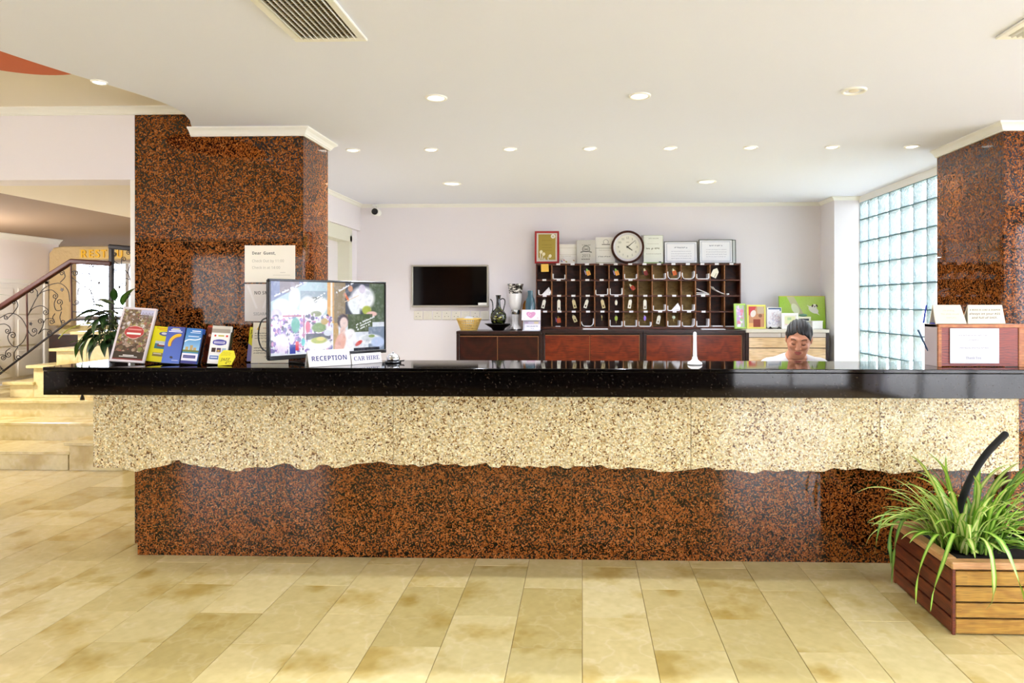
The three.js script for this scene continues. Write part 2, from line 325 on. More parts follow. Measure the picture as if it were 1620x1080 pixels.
// ───────────── the reception counter ─────────────
const TOP = 1.132;
{
  const c = thing('reception_counter', 'long reception counter with black granite top, wavy pale granite fascia and brown granite base', 'counter');
  part('countertop', box(-2.926, 2.498, 1.112, TOP, -4.048, -3.55, 0.003), M.black, c, 'polished black granite countertop');
  part('apron', box(-2.924, 2.498, 0.981, 1.1105, -3.62, -3.553, 0.002), M.black, c, 'black granite apron under the countertop edge');
  part('underside', box(-2.90, 2.49, 0.985, 1.1115, -4.045, -3.622), M.matte, c);
  part('worktop', box(-1.69, 2.49, 0.72, 0.75, -4.42, -4.03, 0.004), M.darkwood, c);
  // pale fascia: its lower edge broken into an uneven wave; traced in cm (x) and mm above 0.5 m (y)
  const wave = '-279 45,-272 40,-263 41,-258 25,-253 20,-249 35,-242 46,-235 61,-233 83,-229 89,-227 72,-221 60,-214 48,-208 52,-203 40,-199 27,-195 25,-190 46,-184 50,-178 47,-173 63,-169 74,-165 69,-161 43,-156 35,-152 41,-149 67,-144 67,-140 48,-134 55,-128 72,-120 80,-113 86,-108 73,-106 74,-105 71,-100 67,-95 73,-91 59,-87 67,-82 82,-78 72,-71 77,-67 64,-62 67,-56 80,-54 85,-51 60,-47 57,-44 71,-38 69,-33 58,-30 69,-21 57,-18 70,-13 70,-9 54,-3 69,5 67,10 77,15 57,21 54,25 65,32 60,39 50,43 40,50 42,56 49,60 55,63 58,70 68,74 53,84 54,91 42,96 37,101 55,108 46,115 59,120 47,125 51,133 48,139 69,144 58,152 68,158 57,163 55,164 54,171 37,178 46,188 61,196 67,203 56,210 63,220 46,228 39,232 53,239 59'
    .split(',').map((s) => s.split(' ').map(Number)).map(([x, y]) => [x / 100, 0.5 + y / 1000]);
  const R = rng(8), joints = [-2.787, -1.063, 0.603, 1.639, 2.391];
  for (let i = 0; i < 4; i++) {
    const a = joints[i] + (i ? 0.0012 : 0), b = joints[i + 1] - (i < 3 ? 0.0012 : 0), low = [];
    const inside = wave.filter(([x]) => x > a + 0.006 && x < b - 0.006), yAt = (x) => { let k = 0; while (k < wave.length - 2 && wave[k + 1][0] < x) k++; const [p, q] = [wave[k], wave[k + 1]]; return p[1] + (q[1] - p[1]) * (x - p[0]) / (q[0] - p[0]); };
    const line = [[a, yAt(a)], ...inside, [b, yAt(b)]];
    for (let k = 0; k < line.length - 1; k++) { const [p, q] = [line[k], line[k + 1]]; for (let t = 0; t < 3; t++) low.push([p[0] + (q[0] - p[0]) * t / 3, p[1] + (q[1] - p[1]) * (t / 3) * (t / 3) * (3 - 2 * t / 3) + (t ? (R() - 0.5) * 0.003 : 0)]); }
    low.push(line[line.length - 1]);
    part('fascia_panel', metre(prism([[a, 0.9805], ...low, [b, 0.9805]], 0.05, -3.79, 0.0015), i * 0.31, i * 0.17), M.cream, c);
  }
  const bj = [-2.614, -2.245, -1.877, -1.514, -1.154, -0.792, -0.425, -0.063, 0.305, 0.673, 1.044, 1.412, 1.786, 2.15, 2.355];
  for (let i = 0; i < bj.length - 1; i++) part('base_panel', metre(box(bj[i] + 0.0009, bj[i + 1] - 0.0009, 0, 0.985, -3.884, -3.864, 0.001), i * 0.23, (i * 0.41) % 1), M.brown, c);
  part('end_panel', metre(box(-2.614, -2.594, 0, 0.985, -4.04, -3.885, 0.001), 0.3, 0.2), M.brown, c);
  part('core', box(-2.592, 2.355, 0.01, 0.984, -4.03, -3.886), M.grout, c);
  // holes of the old sign brackets in the fascia
  const hole = (x, y) => { const g = new THREE.CylinderGeometry(0.006, 0.006, 0.004, 12).rotateX(Math.PI / 2); return g.translate(x, y, -3.7395); };
  for (const q of [[-2.27, 0.925], [-2.27, 0.756], [-1.58, 0.922], [-1.58, 0.75], [1.0, 0.93], [1.0, 0.745], [1.62, 0.93], [1.62, 0.745], [2.0, 0.93], [2.0, 0.74]]) part('plug', hole(...q), M.rust, c);
}
solo('dark_upright', 'thin dark brown upright cylinder at the right end of the counter base', 'dark_upright', [cyl(0.021, 0.021, 0.56, 20, 2.378, 0.28, -3.83), cyl(0.021, 0.02, 0.006, 20, 2.378, 0.563, -3.83)], M.handrail);  // plain dark cylinder standing where the base panels end

// ───────────── printed matter helpers ─────────────
const printed = (w, h, draw, rough = 0.75) => std({ map: canvasTex(w, h, draw), roughness: rough });
function scribble(x, x0, x1, y, s, seed, col) {                    // print too small in the photograph to read: grey word-length dashes
  const r = rng(seed); x.fillStyle = col; let p = x0; while (p < x1 - s) { const w = s * (0.8 + r() * 2.6), e = Math.min(p + w, x1); for (let q = p; q < e - 0.2 * s; q += s * 0.55) x.fillRect(q, y - s * (0.5 + 0.4 * r()), s * 0.38, s * (0.6 + 0.35 * r())); p = e + s * 0.5; }
}
// a sheet standing upright in its own x,y plane, its print on the +z face
function sheet(w, h, t, mat, side = M.paper) { const g = new THREE.BoxGeometry(w, h, t); g.translate(0, h / 2, 0); const m = new THREE.Mesh(g, [side, side, side, side, mat, side]); m.castShadow = m.receiveShadow = true; return m; }
function addSheet(name, o, w, h, t, mat, x = 0, y = 0, z = 0, side = M.paper) { const m = sheet(w, h, t, mat, side); m.name = name; m.position.set(x, y, z); o.add(m); return m; }
function soloSheet(name, label, cat, w, h, t, mat, pos, turn = [0, 0, 0], group, side) {
  const m = sheet(w, h, t, mat, side); m.name = numbered(name); m.position.set(...pos); m.rotation.order = 'YXZ'; m.rotation.set(...turn); m.userData.label = label; m.userData.category = cat; if (group) m.userData.group = group; scene.add(m); return m;
}

// ───────────── notices on the left column and the counter ─────────────
soloSheet('notice', 'cream landscape notice reading Dear Guest, taped high on the left granite column', 'notice', 0.313, 0.226, 0.0012, printed(626, 452, (x) => {
  x.fillStyle = '#f2ead8'; x.fillRect(0, 0, 626, 452); x.fillStyle = '#8a8272'; x.font = 'bold 50px sans-serif'; x.fillStyle = '#55534c'; x.fillText('Dear  Guest,', 90, 112);
  x.font = '46px sans-serif'; x.fillStyle = '#b9b09c'; x.fillText('Check Out by 11:00', 90, 206); x.fillText('Check in at 14:00 ☺', 90, 288);
  x.fillStyle = '#bcb4a2'; x.fillRect(440, 330, 66, 5); x.fillRect(350, 362, 214, 4);
}), [-1.9115, 1.606, -4.0492]);
soloSheet('notice', 'white laminated no smoking notice taped on the left column below the Dear Guest sheet', 'notice', 0.313, 0.228, 0.0012, printed(626, 456, (x) => {
  x.fillStyle = '#e4dcd6'; x.fillRect(0, 0, 626, 456); x.strokeStyle = '#efe9e6'; x.lineWidth = 26; x.beginPath(); x.moveTo(40, 20); x.lineTo(150, 300); x.moveTo(330, 0); x.lineTo(230, 300); x.stroke();
  x.fillStyle = '#5c5854'; x.font = 'bold 56px sans-serif'; x.fillText('NO SMOKING', 116, 128); x.font = '50px sans-serif'; x.fillStyle = '#7a7670'; x.fillText('SIGARA', 108, 384);
}, 0.4), [-1.9115, 1.368, -4.0492]);
soloSheet('notice', 'cream warning notice with a yellow triangle leaning on the counter left of the television', 'notice', 0.21, 0.235, 0.0015, printed(420, 470, (x) => {
  x.fillStyle = '#f0e6cf'; x.fillRect(0, 0, 420, 470); x.fillStyle = '#e3b02c'; x.beginPath(); x.moveTo(42, 84); x.lineTo(62, 44); x.lineTo(82, 84); x.fill(); x.fillStyle = '#c89a7a'; x.fillRect(110, 62, 190, 7);
  [130, 158, 186, 226, 300, 330, 358].forEach((y, i) => scribble(x, i === 3 ? 110 : 24, i === 3 ? 260 : 380, y, 13, 60 + i, '#6f6656')); scribble(x, 150, 260, 400, 11, 70, '#8d8471'); scribble(x, 170, 240, 424, 8, 71, '#a9a08c');
}), [-1.80, TOP + 0.002, -3.81], [-0.16, 0.1, 0]);

// poster in a pale easel frame
{
  const o = thing('poster_stand', 'leaning pale-framed poster with a red badge at the left end of the counter', 'poster', [-2.578, TOP, -3.72], 0.06);
  const tilt = new THREE.Group(); tilt.name = 'frame_board'; tilt.rotation.set(-0.30, 0, -0.07); tilt.position.set(0, 0.012, 0); o.add(tilt);
  const W = 0.194, H = 0.322, fm = std({ color: srgb(216, 204, 204), roughness: 0.5 });
  part('frame', [box(-W / 2, W / 2, 0, 0.014, -0.012, 0.006, 0.002), box(-W / 2, W / 2, H - 0.012, H, -0.012, 0.006, 0.002), box(-W / 2, -W / 2 + 0.011, 0.0142, H - 0.0122, -0.012, 0.006, 0.002), box(W / 2 - 0.011, W / 2, 0.0142, H - 0.0122, -0.012, 0.006, 0.002)], fm, tilt);
  addSheet('poster_print', tilt, W - 0.02, H - 0.022, 0.004, printed(340, 600, (x) => {
    const r = rng(77), cols = ['#8a6a56', '#6b5a3e', '#a58d7a', '#594736', '#7d7f4a', '#b9a79c', '#4a3a2e', '#9c5a4c', '#a9a24c', '#d6d2d6'];
    x.fillStyle = '#6f5a48'; x.fillRect(0, 0, 340, 600);
    for (let i = 0; i < 420; i++) { x.globalAlpha = 0.7; x.fillStyle = cols[Math.floor(r() * 10)]; const k = 1 - i / 600; x.beginPath(); x.ellipse(r() * 340, r() * 520, (5 + r() * 34) * k, (5 + r() * 26) * k, r() * 3, 0, 7); x.fill(); } x.globalAlpha = 1;
    x.fillStyle = '#b8b6cc'; x.fillRect(190, 0, 150, 60); x.fillStyle = '#7c7280'; for (let i = 0; i < 7; i++) x.fillRect(210 + i * 18, 30 + 12 * (i % 2), 7, 60);
    x.fillStyle = '#4c3c2e'; x.fillRect(0, 430, 340, 170); for (let i = 0; i < 40; i++) { x.fillStyle = cols[Math.floor(r() * 8)]; x.beginPath(); x.arc(r() * 340, 410 + r() * 110, 8 + r() * 20, 0, 7); x.fill(); }
    x.fillStyle = '#3e3228'; x.fillRect(0, 500, 340, 100); x.fillStyle = '#7c2f2a'; x.fillRect(0, 578, 340, 22);
    const badge = (k, c) => { x.fillStyle = c; x.beginPath(); for (const [a, b, c2, d2] of [[170, 262, 92, 62], [170, 272, 84, 70], [92, 268, 28, 40], [248, 268, 28, 40], [110, 232, 24, 22], [230, 232, 24, 22], [110, 304, 24, 22], [230, 304, 24, 22]]) { x.beginPath(); x.ellipse(a, b, c2 * k, d2 * k, 0, 0, 7); x.fill(); } };
    badge(1.1, '#e5c2b6'); badge(1, '#b23c3a'); x.fillStyle = '#d58c86'; x.fillRect(96, 230, 150, 16); x.fillStyle = '#f2e6e0'; x.fillRect(92, 276, 156, 22); x.fillStyle = '#e8e4dc'; x.fillRect(110, 536, 120, 10); x.fillRect(70, 552, 200, 8);
  }, 0.35), 0, 0.011, 0, M.matte);
  part('easel_leg', rod(V(0, 0.23, -0.085), V(0, 0.003, -0.16), 0.006), M.matte, o);
}

// brochure stacks, leaning back against dark acrylic holders
function brochures(name, label, x, z, w, h, n, lean, roll, draw, back, turn = 0) {
  const o = thing(name, label, 'leaflets', [x, TOP, z], turn);
  const t = new THREE.Group(); t.name = 'stack'; t.rotation.set(lean, 0, roll); t.position.set(0, 0.005 + (w / 2 + 0.008) * Math.abs(Math.sin(roll)), 0); o.add(t);
  for (let k = n - 1; k >= 0; k--) { const m = addSheet('leaflet', t, w, h, 0.0035, k ? back : printed(220, Math.round(220 * h / w), draw, 0.4), (k % 2) * 0.0015, 0, -k * 0.0042, back); m.castShadow = true; }
  const zb = -n * 0.0042 - 0.002;
  part('holder', [box(-w / 2 - 0.002, w / 2 + 0.005, -0.002, h * 0.92, zb - 0.005, zb, 0.001), box(-w / 2 - 0.002, w / 2 + 0.005, -0.004, -0.0005, zb - 0.004, 0.004), box(w / 2 + 0.002, w / 2 + 0.005, 0, h * 0.85, zb, -0.003, 0.001)], M.plastic, o.children[0]);
  return o;
}
const navy = std({ color: srgb(34, 44, 110), roughness: 0.4 }), blueEdge = std({ color: srgb(40, 84, 160), roughness: 0.4 }), yellow = std({ color: srgb(226, 210, 40), roughness: 0.5 }), rusty = std({ color: srgb(140, 60, 34), roughness: 0.5 });
brochures('brochure_stack', 'yellow brochures with boat pictures, leftmost of the leaflet stacks on the counter', -2.436, -3.76, 0.116, 0.205, 4, -0.25, -0.10, (x, w, h) => {
  x.fillStyle = '#ecdf1c'; x.fillRect(0, 0, w, h); x.fillStyle = '#d9921c'; x.fillRect(30, 14, 150, 10); x.fillRect(60, 32, 110, 8);
  x.fillStyle = '#5a5c8c'; x.beginPath(); x.ellipse(140, 78, 70, 24, 0, 0, 7); x.fill(); x.fillStyle = '#d8d6de'; x.beginPath(); x.ellipse(125, 74, 30, 13, 0, 0, 7); x.fill();
  x.fillStyle = '#3d7486'; x.fillRect(52, 160, 168, 84); x.fillStyle = '#c8d0d8'; x.fillRect(52, 160, 168, 28); x.fillStyle = '#8d3b2c'; x.fillRect(80, 196, 110, 22); x.fillStyle = '#e8e8e8'; x.fillRect(96, 188, 70, 12);
  x.fillStyle = '#8a7a44'; x.fillRect(52, 288, 168, 40); x.fillStyle = '#d8d0b0'; x.fillRect(60, 292, 90, 14);
}, yellow);
brochures('brochure_stack', 'blue brochures with a yellow paraglider, second leaflet stack from the left on the counter', -2.318, -3.705, 0.103, 0.208, 6, -0.22, -0.06, (x, w, h) => {
  const g = x.createLinearGradient(0, 0, 0, h); g.addColorStop(0, '#3f4f9e'); g.addColorStop(1, '#5a78c6'); x.fillStyle = g; x.fillRect(0, 0, w, h);
  x.fillStyle = '#ddd27a'; x.fillRect(60, 18, 90, 10); x.fillStyle = '#e6e6f2'; x.fillRect(46, 34, 120, 12); x.fillRect(20, 54, 170, 10);
  x.strokeStyle = '#e2b21e'; x.lineWidth = 36; x.lineCap = 'round'; x.beginPath(); x.arc(170, 210, 112, 3.0, 4.7); x.stroke(); x.strokeStyle = '#a05a28'; x.lineWidth = 8; x.beginPath(); x.arc(184, 222, 104, 3.0, 4.5); x.stroke();
  x.fillStyle = '#3a3440'; x.beginPath(); x.ellipse(110, 372, 20, 14, 0.3, 0, 7); x.fill(); x.fillStyle = '#c9cce0'; x.fillRect(120, 402, 80, 8);
}, navy);
brochures('brochure_stack', 'blue brochures with a seaside hotel, third leaflet stack from the left on the counter', -2.205, -3.69, 0.092, 0.200, 7, -0.22, -0.07, (x, w, h) => {
  const g = x.createLinearGradient(0, 0, 0, h * 0.7); g.addColorStop(0, '#1f5fa6'); g.addColorStop(1, '#a8d2ea'); x.fillStyle = g; x.fillRect(0, 0, w, h);
  x.fillStyle = '#dfe8f4'; x.fillRect(80, 30, 120, 14); x.fillRect(60, 56, 140, 8); x.fillRect(40, 106, 150, 10); x.strokeStyle = '#f2f6fa'; x.lineWidth = 14; x.beginPath(); x.moveTo(0, 190); x.bezierCurveTo(70, 120, 120, 190, 220, 130); x.stroke();
  x.fillStyle = '#b59a66'; for (const [a, b] of [[30, 46], [90, 70], [140, 40]]) x.fillRect(a, 300 - b, 40, b); x.fillStyle = '#6f7a3c'; x.fillRect(0, 296, w, 28); x.fillStyle = '#3a86aa'; x.fillRect(0, 322, w, 20);
  x.fillStyle = '#ece6ee'; x.fillRect(0, 340, w, 110); x.fillStyle = '#3c3c7c'; x.fillRect(20, 366, 170, 40); x.fillStyle = '#9a96c0'; x.fillRect(28, 384, 150, 6); x.fillStyle = '#3a3f88'; x.fillRect(0, 440, w, 40);
}, blueEdge);
brochures('brochure_stack', 'dark red brochures tucked behind the white leaflets on the counter', -2.118, -3.755, 0.085, 0.212, 4, -0.18, -0.05, (x, w, h) => {
  x.fillStyle = '#6a2a18'; x.fillRect(0, 0, w, h); const r = rng(91); for (let i = 0; i < 40; i++) { x.fillStyle = ['#a8502e', '#d8a080', '#3a140c', '#8c3a20'][i % 4]; x.beginPath(); x.arc(r() * w, 90 + r() * (h - 190), 8 + r() * 16, 0, 7); x.fill(); } x.fillStyle = '#b8472a'; x.fillRect(0, 0, w, 24);
}, rusty);
brochures('brochure_stack', 'white leaflets with a purple badge, on the counter right of the hotel brochures', -2.046, -3.69, 0.105, 0.214, 5, -0.2, -0.05, (x, w, h) => {
  x.fillStyle = '#f0ebe6'; x.fillRect(0, 0, w, h); x.fillStyle = '#9a9084'; x.fillRect(0, 0, w, 84); x.fillStyle = '#c9c0b0'; x.fillRect(0, 0, w, 36);
  x.fillStyle = '#c8322c'; x.beginPath(); x.arc(48, 118, 12, 0, 7); x.fill(); x.fillRect(176, 108, 26, 22); x.fillStyle = '#b8a83c'; x.fillRect(84, 110, 70, 16);
  x.fillStyle = '#4a4a9c'; x.beginPath(); x.ellipse(112, 196, 84, 36, 0, 0, 7); x.fill(); x.fillRect(34, 172, 156, 48); x.fillStyle = '#e6e2f0'; x.fillRect(48, 186, 126, 22); x.fillStyle = '#4a4a9c'; x.fillRect(54, 192, 112, 8);
  ['#3a1f1a', '#4a3a5e', '#9fb6cc'].forEach((c, i) => { x.fillStyle = c; x.fillRect(28 + i * 62, 262, 50, 50); }); x.fillStyle = '#c9a03c'; x.fillRect(98, 286, 30, 20);
  x.fillStyle = '#8a7a90'; x.fillRect(130, 340, 80, 36); x.fillStyle = '#f6f4f2'; x.beginPath(); x.ellipse(74, 378, 76, 50, 0, 0, 7); x.fill(); x.fillStyle = '#5a78b4'; x.fillRect(18, 354, 106, 44); x.fillStyle = '#e2e6f0'; x.fillRect(28, 368, 84, 12);
}, M.paper);
{
  const o = thing('ticket_card', 'yellow six-sided card with black lettering lying against the white leaflets', 'card', [-1.972, TOP, -3.655], -0.05);
  const card = printed(256, 256, (x) => { x.fillStyle = '#e8dc2a'; x.fillRect(0, 0, 256, 256); scribble(x, 40, 170, 60, 10, 201, '#b59a28'); scribble(x, 40, 200, 80, 10, 202, '#b59a28'); scribble(x, 40, 190, 100, 10, 203, '#b59a28'); x.fillStyle = '#2a2414'; x.font = 'bold italic 52px serif'; x.fillText('JAZZ', 46, 178); x.fillText('4*7', 110, 226); });
  const g = prism([[-0.046, 0], [0.032, 0.004], [0.05, 0.048], [0.036, 0.084], [-0.022, 0.088], [-0.046, 0.06]], 0.004, 0, 0.0006); metre(g, 0.5, 0.02, 10);
  const p = part('card_face', g, card, o); p.rotation.set(-0.25, 0, 0.02);
}
brochures('brochure_stack', 'upright yellow and black leaflets half hidden behind the cream warning notice', -1.93, -3.87, 0.07, 0.2, 3, -0.15, -0.03, (x, w, h) => { x.fillStyle = '#e6da30'; x.fillRect(0, 0, w, h); x.fillStyle = '#2a2618'; x.font = 'bold 84px serif'; x.fillText('JET', 20, 110); x.fillText('LI', 40, 200); x.fillStyle = '#8f86b4'; x.beginPath(); x.moveTo(0, 300); x.lineTo(w, 460); x.lineTo(w, h); x.lineTo(0, h); x.fill(); }, yellow);

// ───────────── the television on the counter ─────────────
{
  const A = V(-1.729, 0, -3.639), B = V(-1.262, 0, -4.262), W = A.distanceTo(B), H = 0.452, C = A.clone().add(B).multiplyScalar(0.5);
  const o = thing('television', 'flat television showing a collage of pictures, turned on the counter behind the reception sign', 'television', [C.x, TOP, C.z], Math.atan2(A.z - B.z, B.x - A.x));
  const b = 0.013, y0 = 0.03, y1 = y0 + H, low = 0.024;
  part('bezel', [box(-W / 2, W / 2, y1 - b, y1, -0.012, 0.010, 0.003), box(-W / 2, W / 2, y0, y0 + low, -0.012, 0.012, 0.003), box(-W / 2, -W / 2 + b, y0 + low, y1 - b, -0.012, 0.010, 0.003), box(W / 2 - b, W / 2, y0 + low, y1 - b, -0.012, 0.010, 0.003)], M.plastic, o);
  part('rear_cover', [box(-W / 2 + 0.004, W / 2 - 0.004, y0 + 0.004, y1 - 0.004, -0.03, -0.0125, 0.004), box(-W / 2 + 0.1, W / 2 - 0.1, y0 + 0.03, y1 - 0.12, -0.055, -0.03, 0.01)], M.matte, o);
  const tex = canvasTex(1280, 720, (x) => {
    const r = rng(404), blob = (c, a, b2, rx, ry, t = 0) => { x.save(); x.translate(a, b2); x.rotate(t); x.scale(rx, ry); const g = x.createRadialGradient(0, 0, 0, 0, 0, 1.12); g.addColorStop(0, c); g.addColorStop(0.72, c); g.addColorStop(1, c + '00'); x.fillStyle = g; x.beginPath(); x.arc(0, 0, 1.12, 0, 7); x.fill(); x.restore(); }, rect = (c, a, b2, w, h) => { x.fillStyle = c; x.fillRect(a, b2, w, h); };
    rect('#d9dfe8', 0, 0, 1280, 720);
    // top left: a bright terrace with white figures
    rect('#55618a', 0, 0, 600, 330); rect('#6d5a58', 90, 0, 200, 110); x.fillStyle = '#9fb7bd'; x.beginPath(); x.moveTo(0, 200); x.lineTo(380, 0); x.lineTo(600, 0); x.lineTo(600, 330); x.lineTo(0, 330); x.fill();
    rect('#7f9098', 300, 90, 300, 90); rect('#4e5444', 420, 150, 130, 60); blob('#f4f2f8', 110, 240, 90, 70); blob('#f4f2f8', 190, 330, 110, 80); blob('#dfe6f2', 240, 160, 60, 110); blob('#f0ecea', 380, 260, 90, 120); blob('#f2f4f6', 520, 250, 70, 100, 0.5); blob('#7c8450', 470, 320, 60, 30); blob('#c2b7c9', 60, 330, 60, 70);
    // orange door frame and garden pictures, upper right
    rect('#d69a3c', 592, 0, 36, 420); rect('#e9dccb', 628, 0, 22, 420); rect('#c59550', 650, 0, 20, 420); rect('#8d7a58', 670, 0, 160, 420); rect('#3f4652', 800, 0, 300, 330); rect('#54644e', 1090, 0, 190, 420);
    blob('#f0f2f4', 1010, 160, 150, 130); blob('#e8eef0', 900, 250, 60, 120, -0.5); blob('#c89070', 860, 60, 30, 34); blob('#d8cfe0', 1000, 60, 40, 50); blob('#a8b44a', 1060, 290, 60, 50); blob('#e9c0b8', 1120, 330, 70, 30); x.strokeStyle = '#d06a3c'; x.lineWidth = 26; x.beginPath(); x.moveTo(790, 110); x.lineTo(840, 190); x.stroke(); x.strokeStyle = '#e2c9a8'; x.lineWidth = 8; x.beginPath(); x.moveTo(790, 200); x.lineTo(960, 130); x.stroke();
    // lower left: a crowded evening party in violet light
    for (let i = 0; i < 420; i++) blob(['#b08ac8', '#d8c6e6', '#7c5aa8', '#e8d6ea', '#c078a8', '#6a6a9c', '#f0e8f4', '#3f3a5c'][Math.floor(r() * 8)], r() * 640, 330 + r() * 360, 6 + r() * 18, 8 + r() * 20);
    rect('#a8506c', 120, 330, 190, 18); blob('#3a9c86', 250, 430, 46, 80); blob('#c84a6c', 380, 450, 26, 60); rect('#8f3f6a', 330, 330, 14, 300); blob('#668a3a', 500, 460, 80, 50); blob('#b89a4c', 560, 400, 40, 34); blob('#e4d8ee', 120, 600, 60, 100); rect('#d0203c', 250, 590, 34, 90); rect('#2a3c9c', 190, 620, 60, 90); blob('#f2eef4', 210, 560, 26, 60); blob('#38b0b0', 330, 600, 20, 40);
    // plates of food and a woman in white
    rect('#b99356', 660, 420, 60, 300); rect('#4a5a3a', 830, 330, 300, 190); rect('#7d8ca0', 1080, 470, 200, 250); rect('#3a3c48', 360, 520, 270, 60);
    blob('#f2f4f0', 500, 630, 150, 66); blob('#a8b03c', 500, 590, 90, 34); blob('#d8c868', 520, 575, 50, 22); blob('#c9cfd8', 600, 520, 50, 30);
    blob('#3a3038', 772, 400, 66, 74); blob('#e6cdc6', 782, 420, 50, 64); blob('#e2bfb4', 770, 500, 34, 40); blob('#f2f0f2', 830, 610, 110, 110); blob('#e0a898', 740, 630, 62, 120, 0.3); blob('#f4f0ee', 860, 540, 60, 60);
    blob('#f0f2f6', 1090, 600, 150, 54); blob('#cfd6da', 1090, 590, 100, 34); blob('#88a05a', 1120, 570, 40, 16); blob('#d0524c', 960, 640, 50, 22, -0.5); blob('#b8c8e8', 1200, 640, 90, 60); rect('#20242c', 900, 690, 320, 30);
    for (let i = 0; i < 900; i++) { x.globalAlpha = 0.10; blob(['#ffffff', '#8a90a8', '#e8d8f0', '#50506a', '#f0e8d8', '#b89ac8'][Math.floor(r() * 6)], r() * 1280, r() * 720, 4 + r() * 30, 3 + r() * 22, r() * 3); } x.globalAlpha = 1;
    // slanting captions (too small to read in the photograph)
    const caption = (a, b2, t, len, s, n) => { for (let k = 0; k < n; k++) { x.save(); x.translate(a, b2 + k * s * 1.25); x.rotate(t); x.strokeStyle = '#f8faff'; x.lineWidth = s * 0.16; x.lineCap = 'round'; for (let p = 0; p < len - k * 30; p += s * 0.42) { if (r() < 0.14) { p += s * 0.3; continue; } const h = s * (0.35 + 0.35 * r()), w = s * 0.3; x.beginPath(); if (r() < 0.5) x.ellipse(p + w / 2, -h / 2, w / 2, h / 2, 0, 0.5, 6.2); else { x.moveTo(p, 0); x.lineTo(p + w * 0.3, -h); x.lineTo(p + w, -h * 0.2 * r()); } x.stroke(); } x.restore(); } };
    caption(40, 150, -0.42, 380, 26, 1); caption(430, 190, -0.5, 160, 20, 2); caption(700, 110, -0.5, 220, 30, 1); caption(930, 450, -0.35, 240, 24, 3); caption(230, 520, -0.02, 300, 15, 1);
  });
  part('screen', (() => { const g = new THREE.PlaneGeometry(W - 2 * b, H - b - low); g.translate(0, (y0 + low + y1 - b) / 2, 0.004); return g; })(), phys({ color: 0x050505, emissive: 0xffffff, emissiveMap: tex, emissiveIntensity: 0.78, roughness: 0.15 }), o, 'lit screen with a collage of party and food pictures');
  part('neck', box(-0.05, 0.05, 0.008, 0.12, -0.05, -0.03, 0.004), M.plastic, o);
  part('stand', rbox(0.44, 0.012, 0.19, 0.005).translate(0, 0.007, -0.02), M.plastic, o);
  const l = new THREE.RectAreaLight(new THREE.Color(0.9, 0.92, 1), 0.5, W - 0.04, H - 0.05); l.position.set(0, (y0 + y1) / 2, 0.02); l.lookAt(0, (y0 + y1) / 2, 5); l.rotation.set(0, Math.PI, 0); l.name = 'screen_glow'; o.add(l);
  const cable = part('cable', tube([V(-1.735, 1.40, -3.66), V(-1.775, 1.385, -3.67), V(-1.80, 1.33, -3.68), V(-1.80, 1.27, -3.68), V(-1.775, 1.225, -3.67), V(-1.728, 1.205, -3.66)], 0.004, 30, 8), M.plastic, o);
  o.updateMatrixWorld(true); cable.geometry.applyMatrix4(o.matrixWorld.clone().invert());
}
// folded signs
function foldedSign(name, label, a, b, h, lean, text, font, size, colour) {
  const w = a.distanceTo(b), c = a.clone().add(b).multiplyScalar(0.5), o = thing(name, label, 'sign', [c.x, TOP, c.z], Math.atan2(a.z - b.z, b.x - a.x));
  const f = addSheet('front_face', o, w, h, 0.003, printed(Math.round(1000 * w / h * 0.3), 300, (x, cw, ch) => { x.fillStyle = '#d6d0ce'; x.fillRect(0, 0, cw, ch); x.fillStyle = colour; x.font = font; const m = x.measureText(text).width; x.save(); x.translate(cw / 2, ch * 0.66); x.scale(Math.min(size, cw * 0.86 / m), size); x.fillText(text, -m / 2, 0); x.restore(); }, 0.5), 0, 0.001, 0); f.rotation.x = -lean;
  const bk = part('back_face', cbox(w, h, 0.003, 0, 0, h / 2, 0), M.paper, o); bk.position.set(0, 0.001, -2 * h * Math.sin(lean)); bk.rotation.x = lean;
  return o;
}
foldedSign('reception_sign', 'folded white sign with blue capitals RECEPTION in front of the television', V(-1.474, 0, -3.575), V(-1.298, 0, -3.728), 0.094, 0.35, 'RECEPTION', 'bold 120px sans-serif', 1.0, '#1c2566');
foldedSign('car_hire_sign', 'folded white sign with blue capitals CAR HIRE beside the desk bell', V(-1.294, 0, -3.733), V(-1.170, 0, -3.885), 0.06, 0.25, 'CAR HIRE', 'bold 170px serif', 1.0, '#1c2566');
{
  const o = thing('desk_bell', 'chrome dome desk bell on a black base to the right of the car hire sign', 'bell', [-1.098, TOP, -3.86]);
  part('base', lathe([[0, 0], [0.045, 0], [0.047, 0.004], [0.046, 0.012], [0.03, 0.016], [0, 0.016]]), M.plastic, o);
  part('dome', lathe([[0.036, 0.018], [0.038, 0.02], [0.037, 0.03], [0.031, 0.043], [0.02, 0.052], [0.008, 0.055], [0, 0.0555]]), M.steel, o);
  part('button', lathe([[0, 0.054], [0.004, 0.054], [0.005, 0.062], [0.004, 0.065], [0, 0.066]], 16), M.steel, o);
  part('lever', [rod(V(0.03, 0.012, 0), V(0.062, 0.012, 0), 0.004), cyl(0.006, 0.006, 0.005, 12, 0.062, 0.0145, 0)], M.plastic, o);
}
{
  const o = thing('pen_stand', 'white desk pen standing upright in a round white base on the middle of the counter', 'pen', [0.635, TOP, -3.80]);
  const white = phys({ color: srgb(240, 238, 232), roughness: 0.25 });
  part('base', lathe([[0, 0], [0.04, 0], [0.042, 0.005], [0.038, 0.014], [0.026, 0.021], [0.016, 0.03], [0.013, 0.045], [0, 0.045]]), white, o);
  part('pen', lathe([[0, 0.04], [0.012, 0.045], [0.0105, 0.09], [0.0095, 0.14], [0.010, 0.165], [0.0095, 0.178], [0.005, 0.184], [0, 0.185]], 20).rotateZ(0.0), white, o);
}
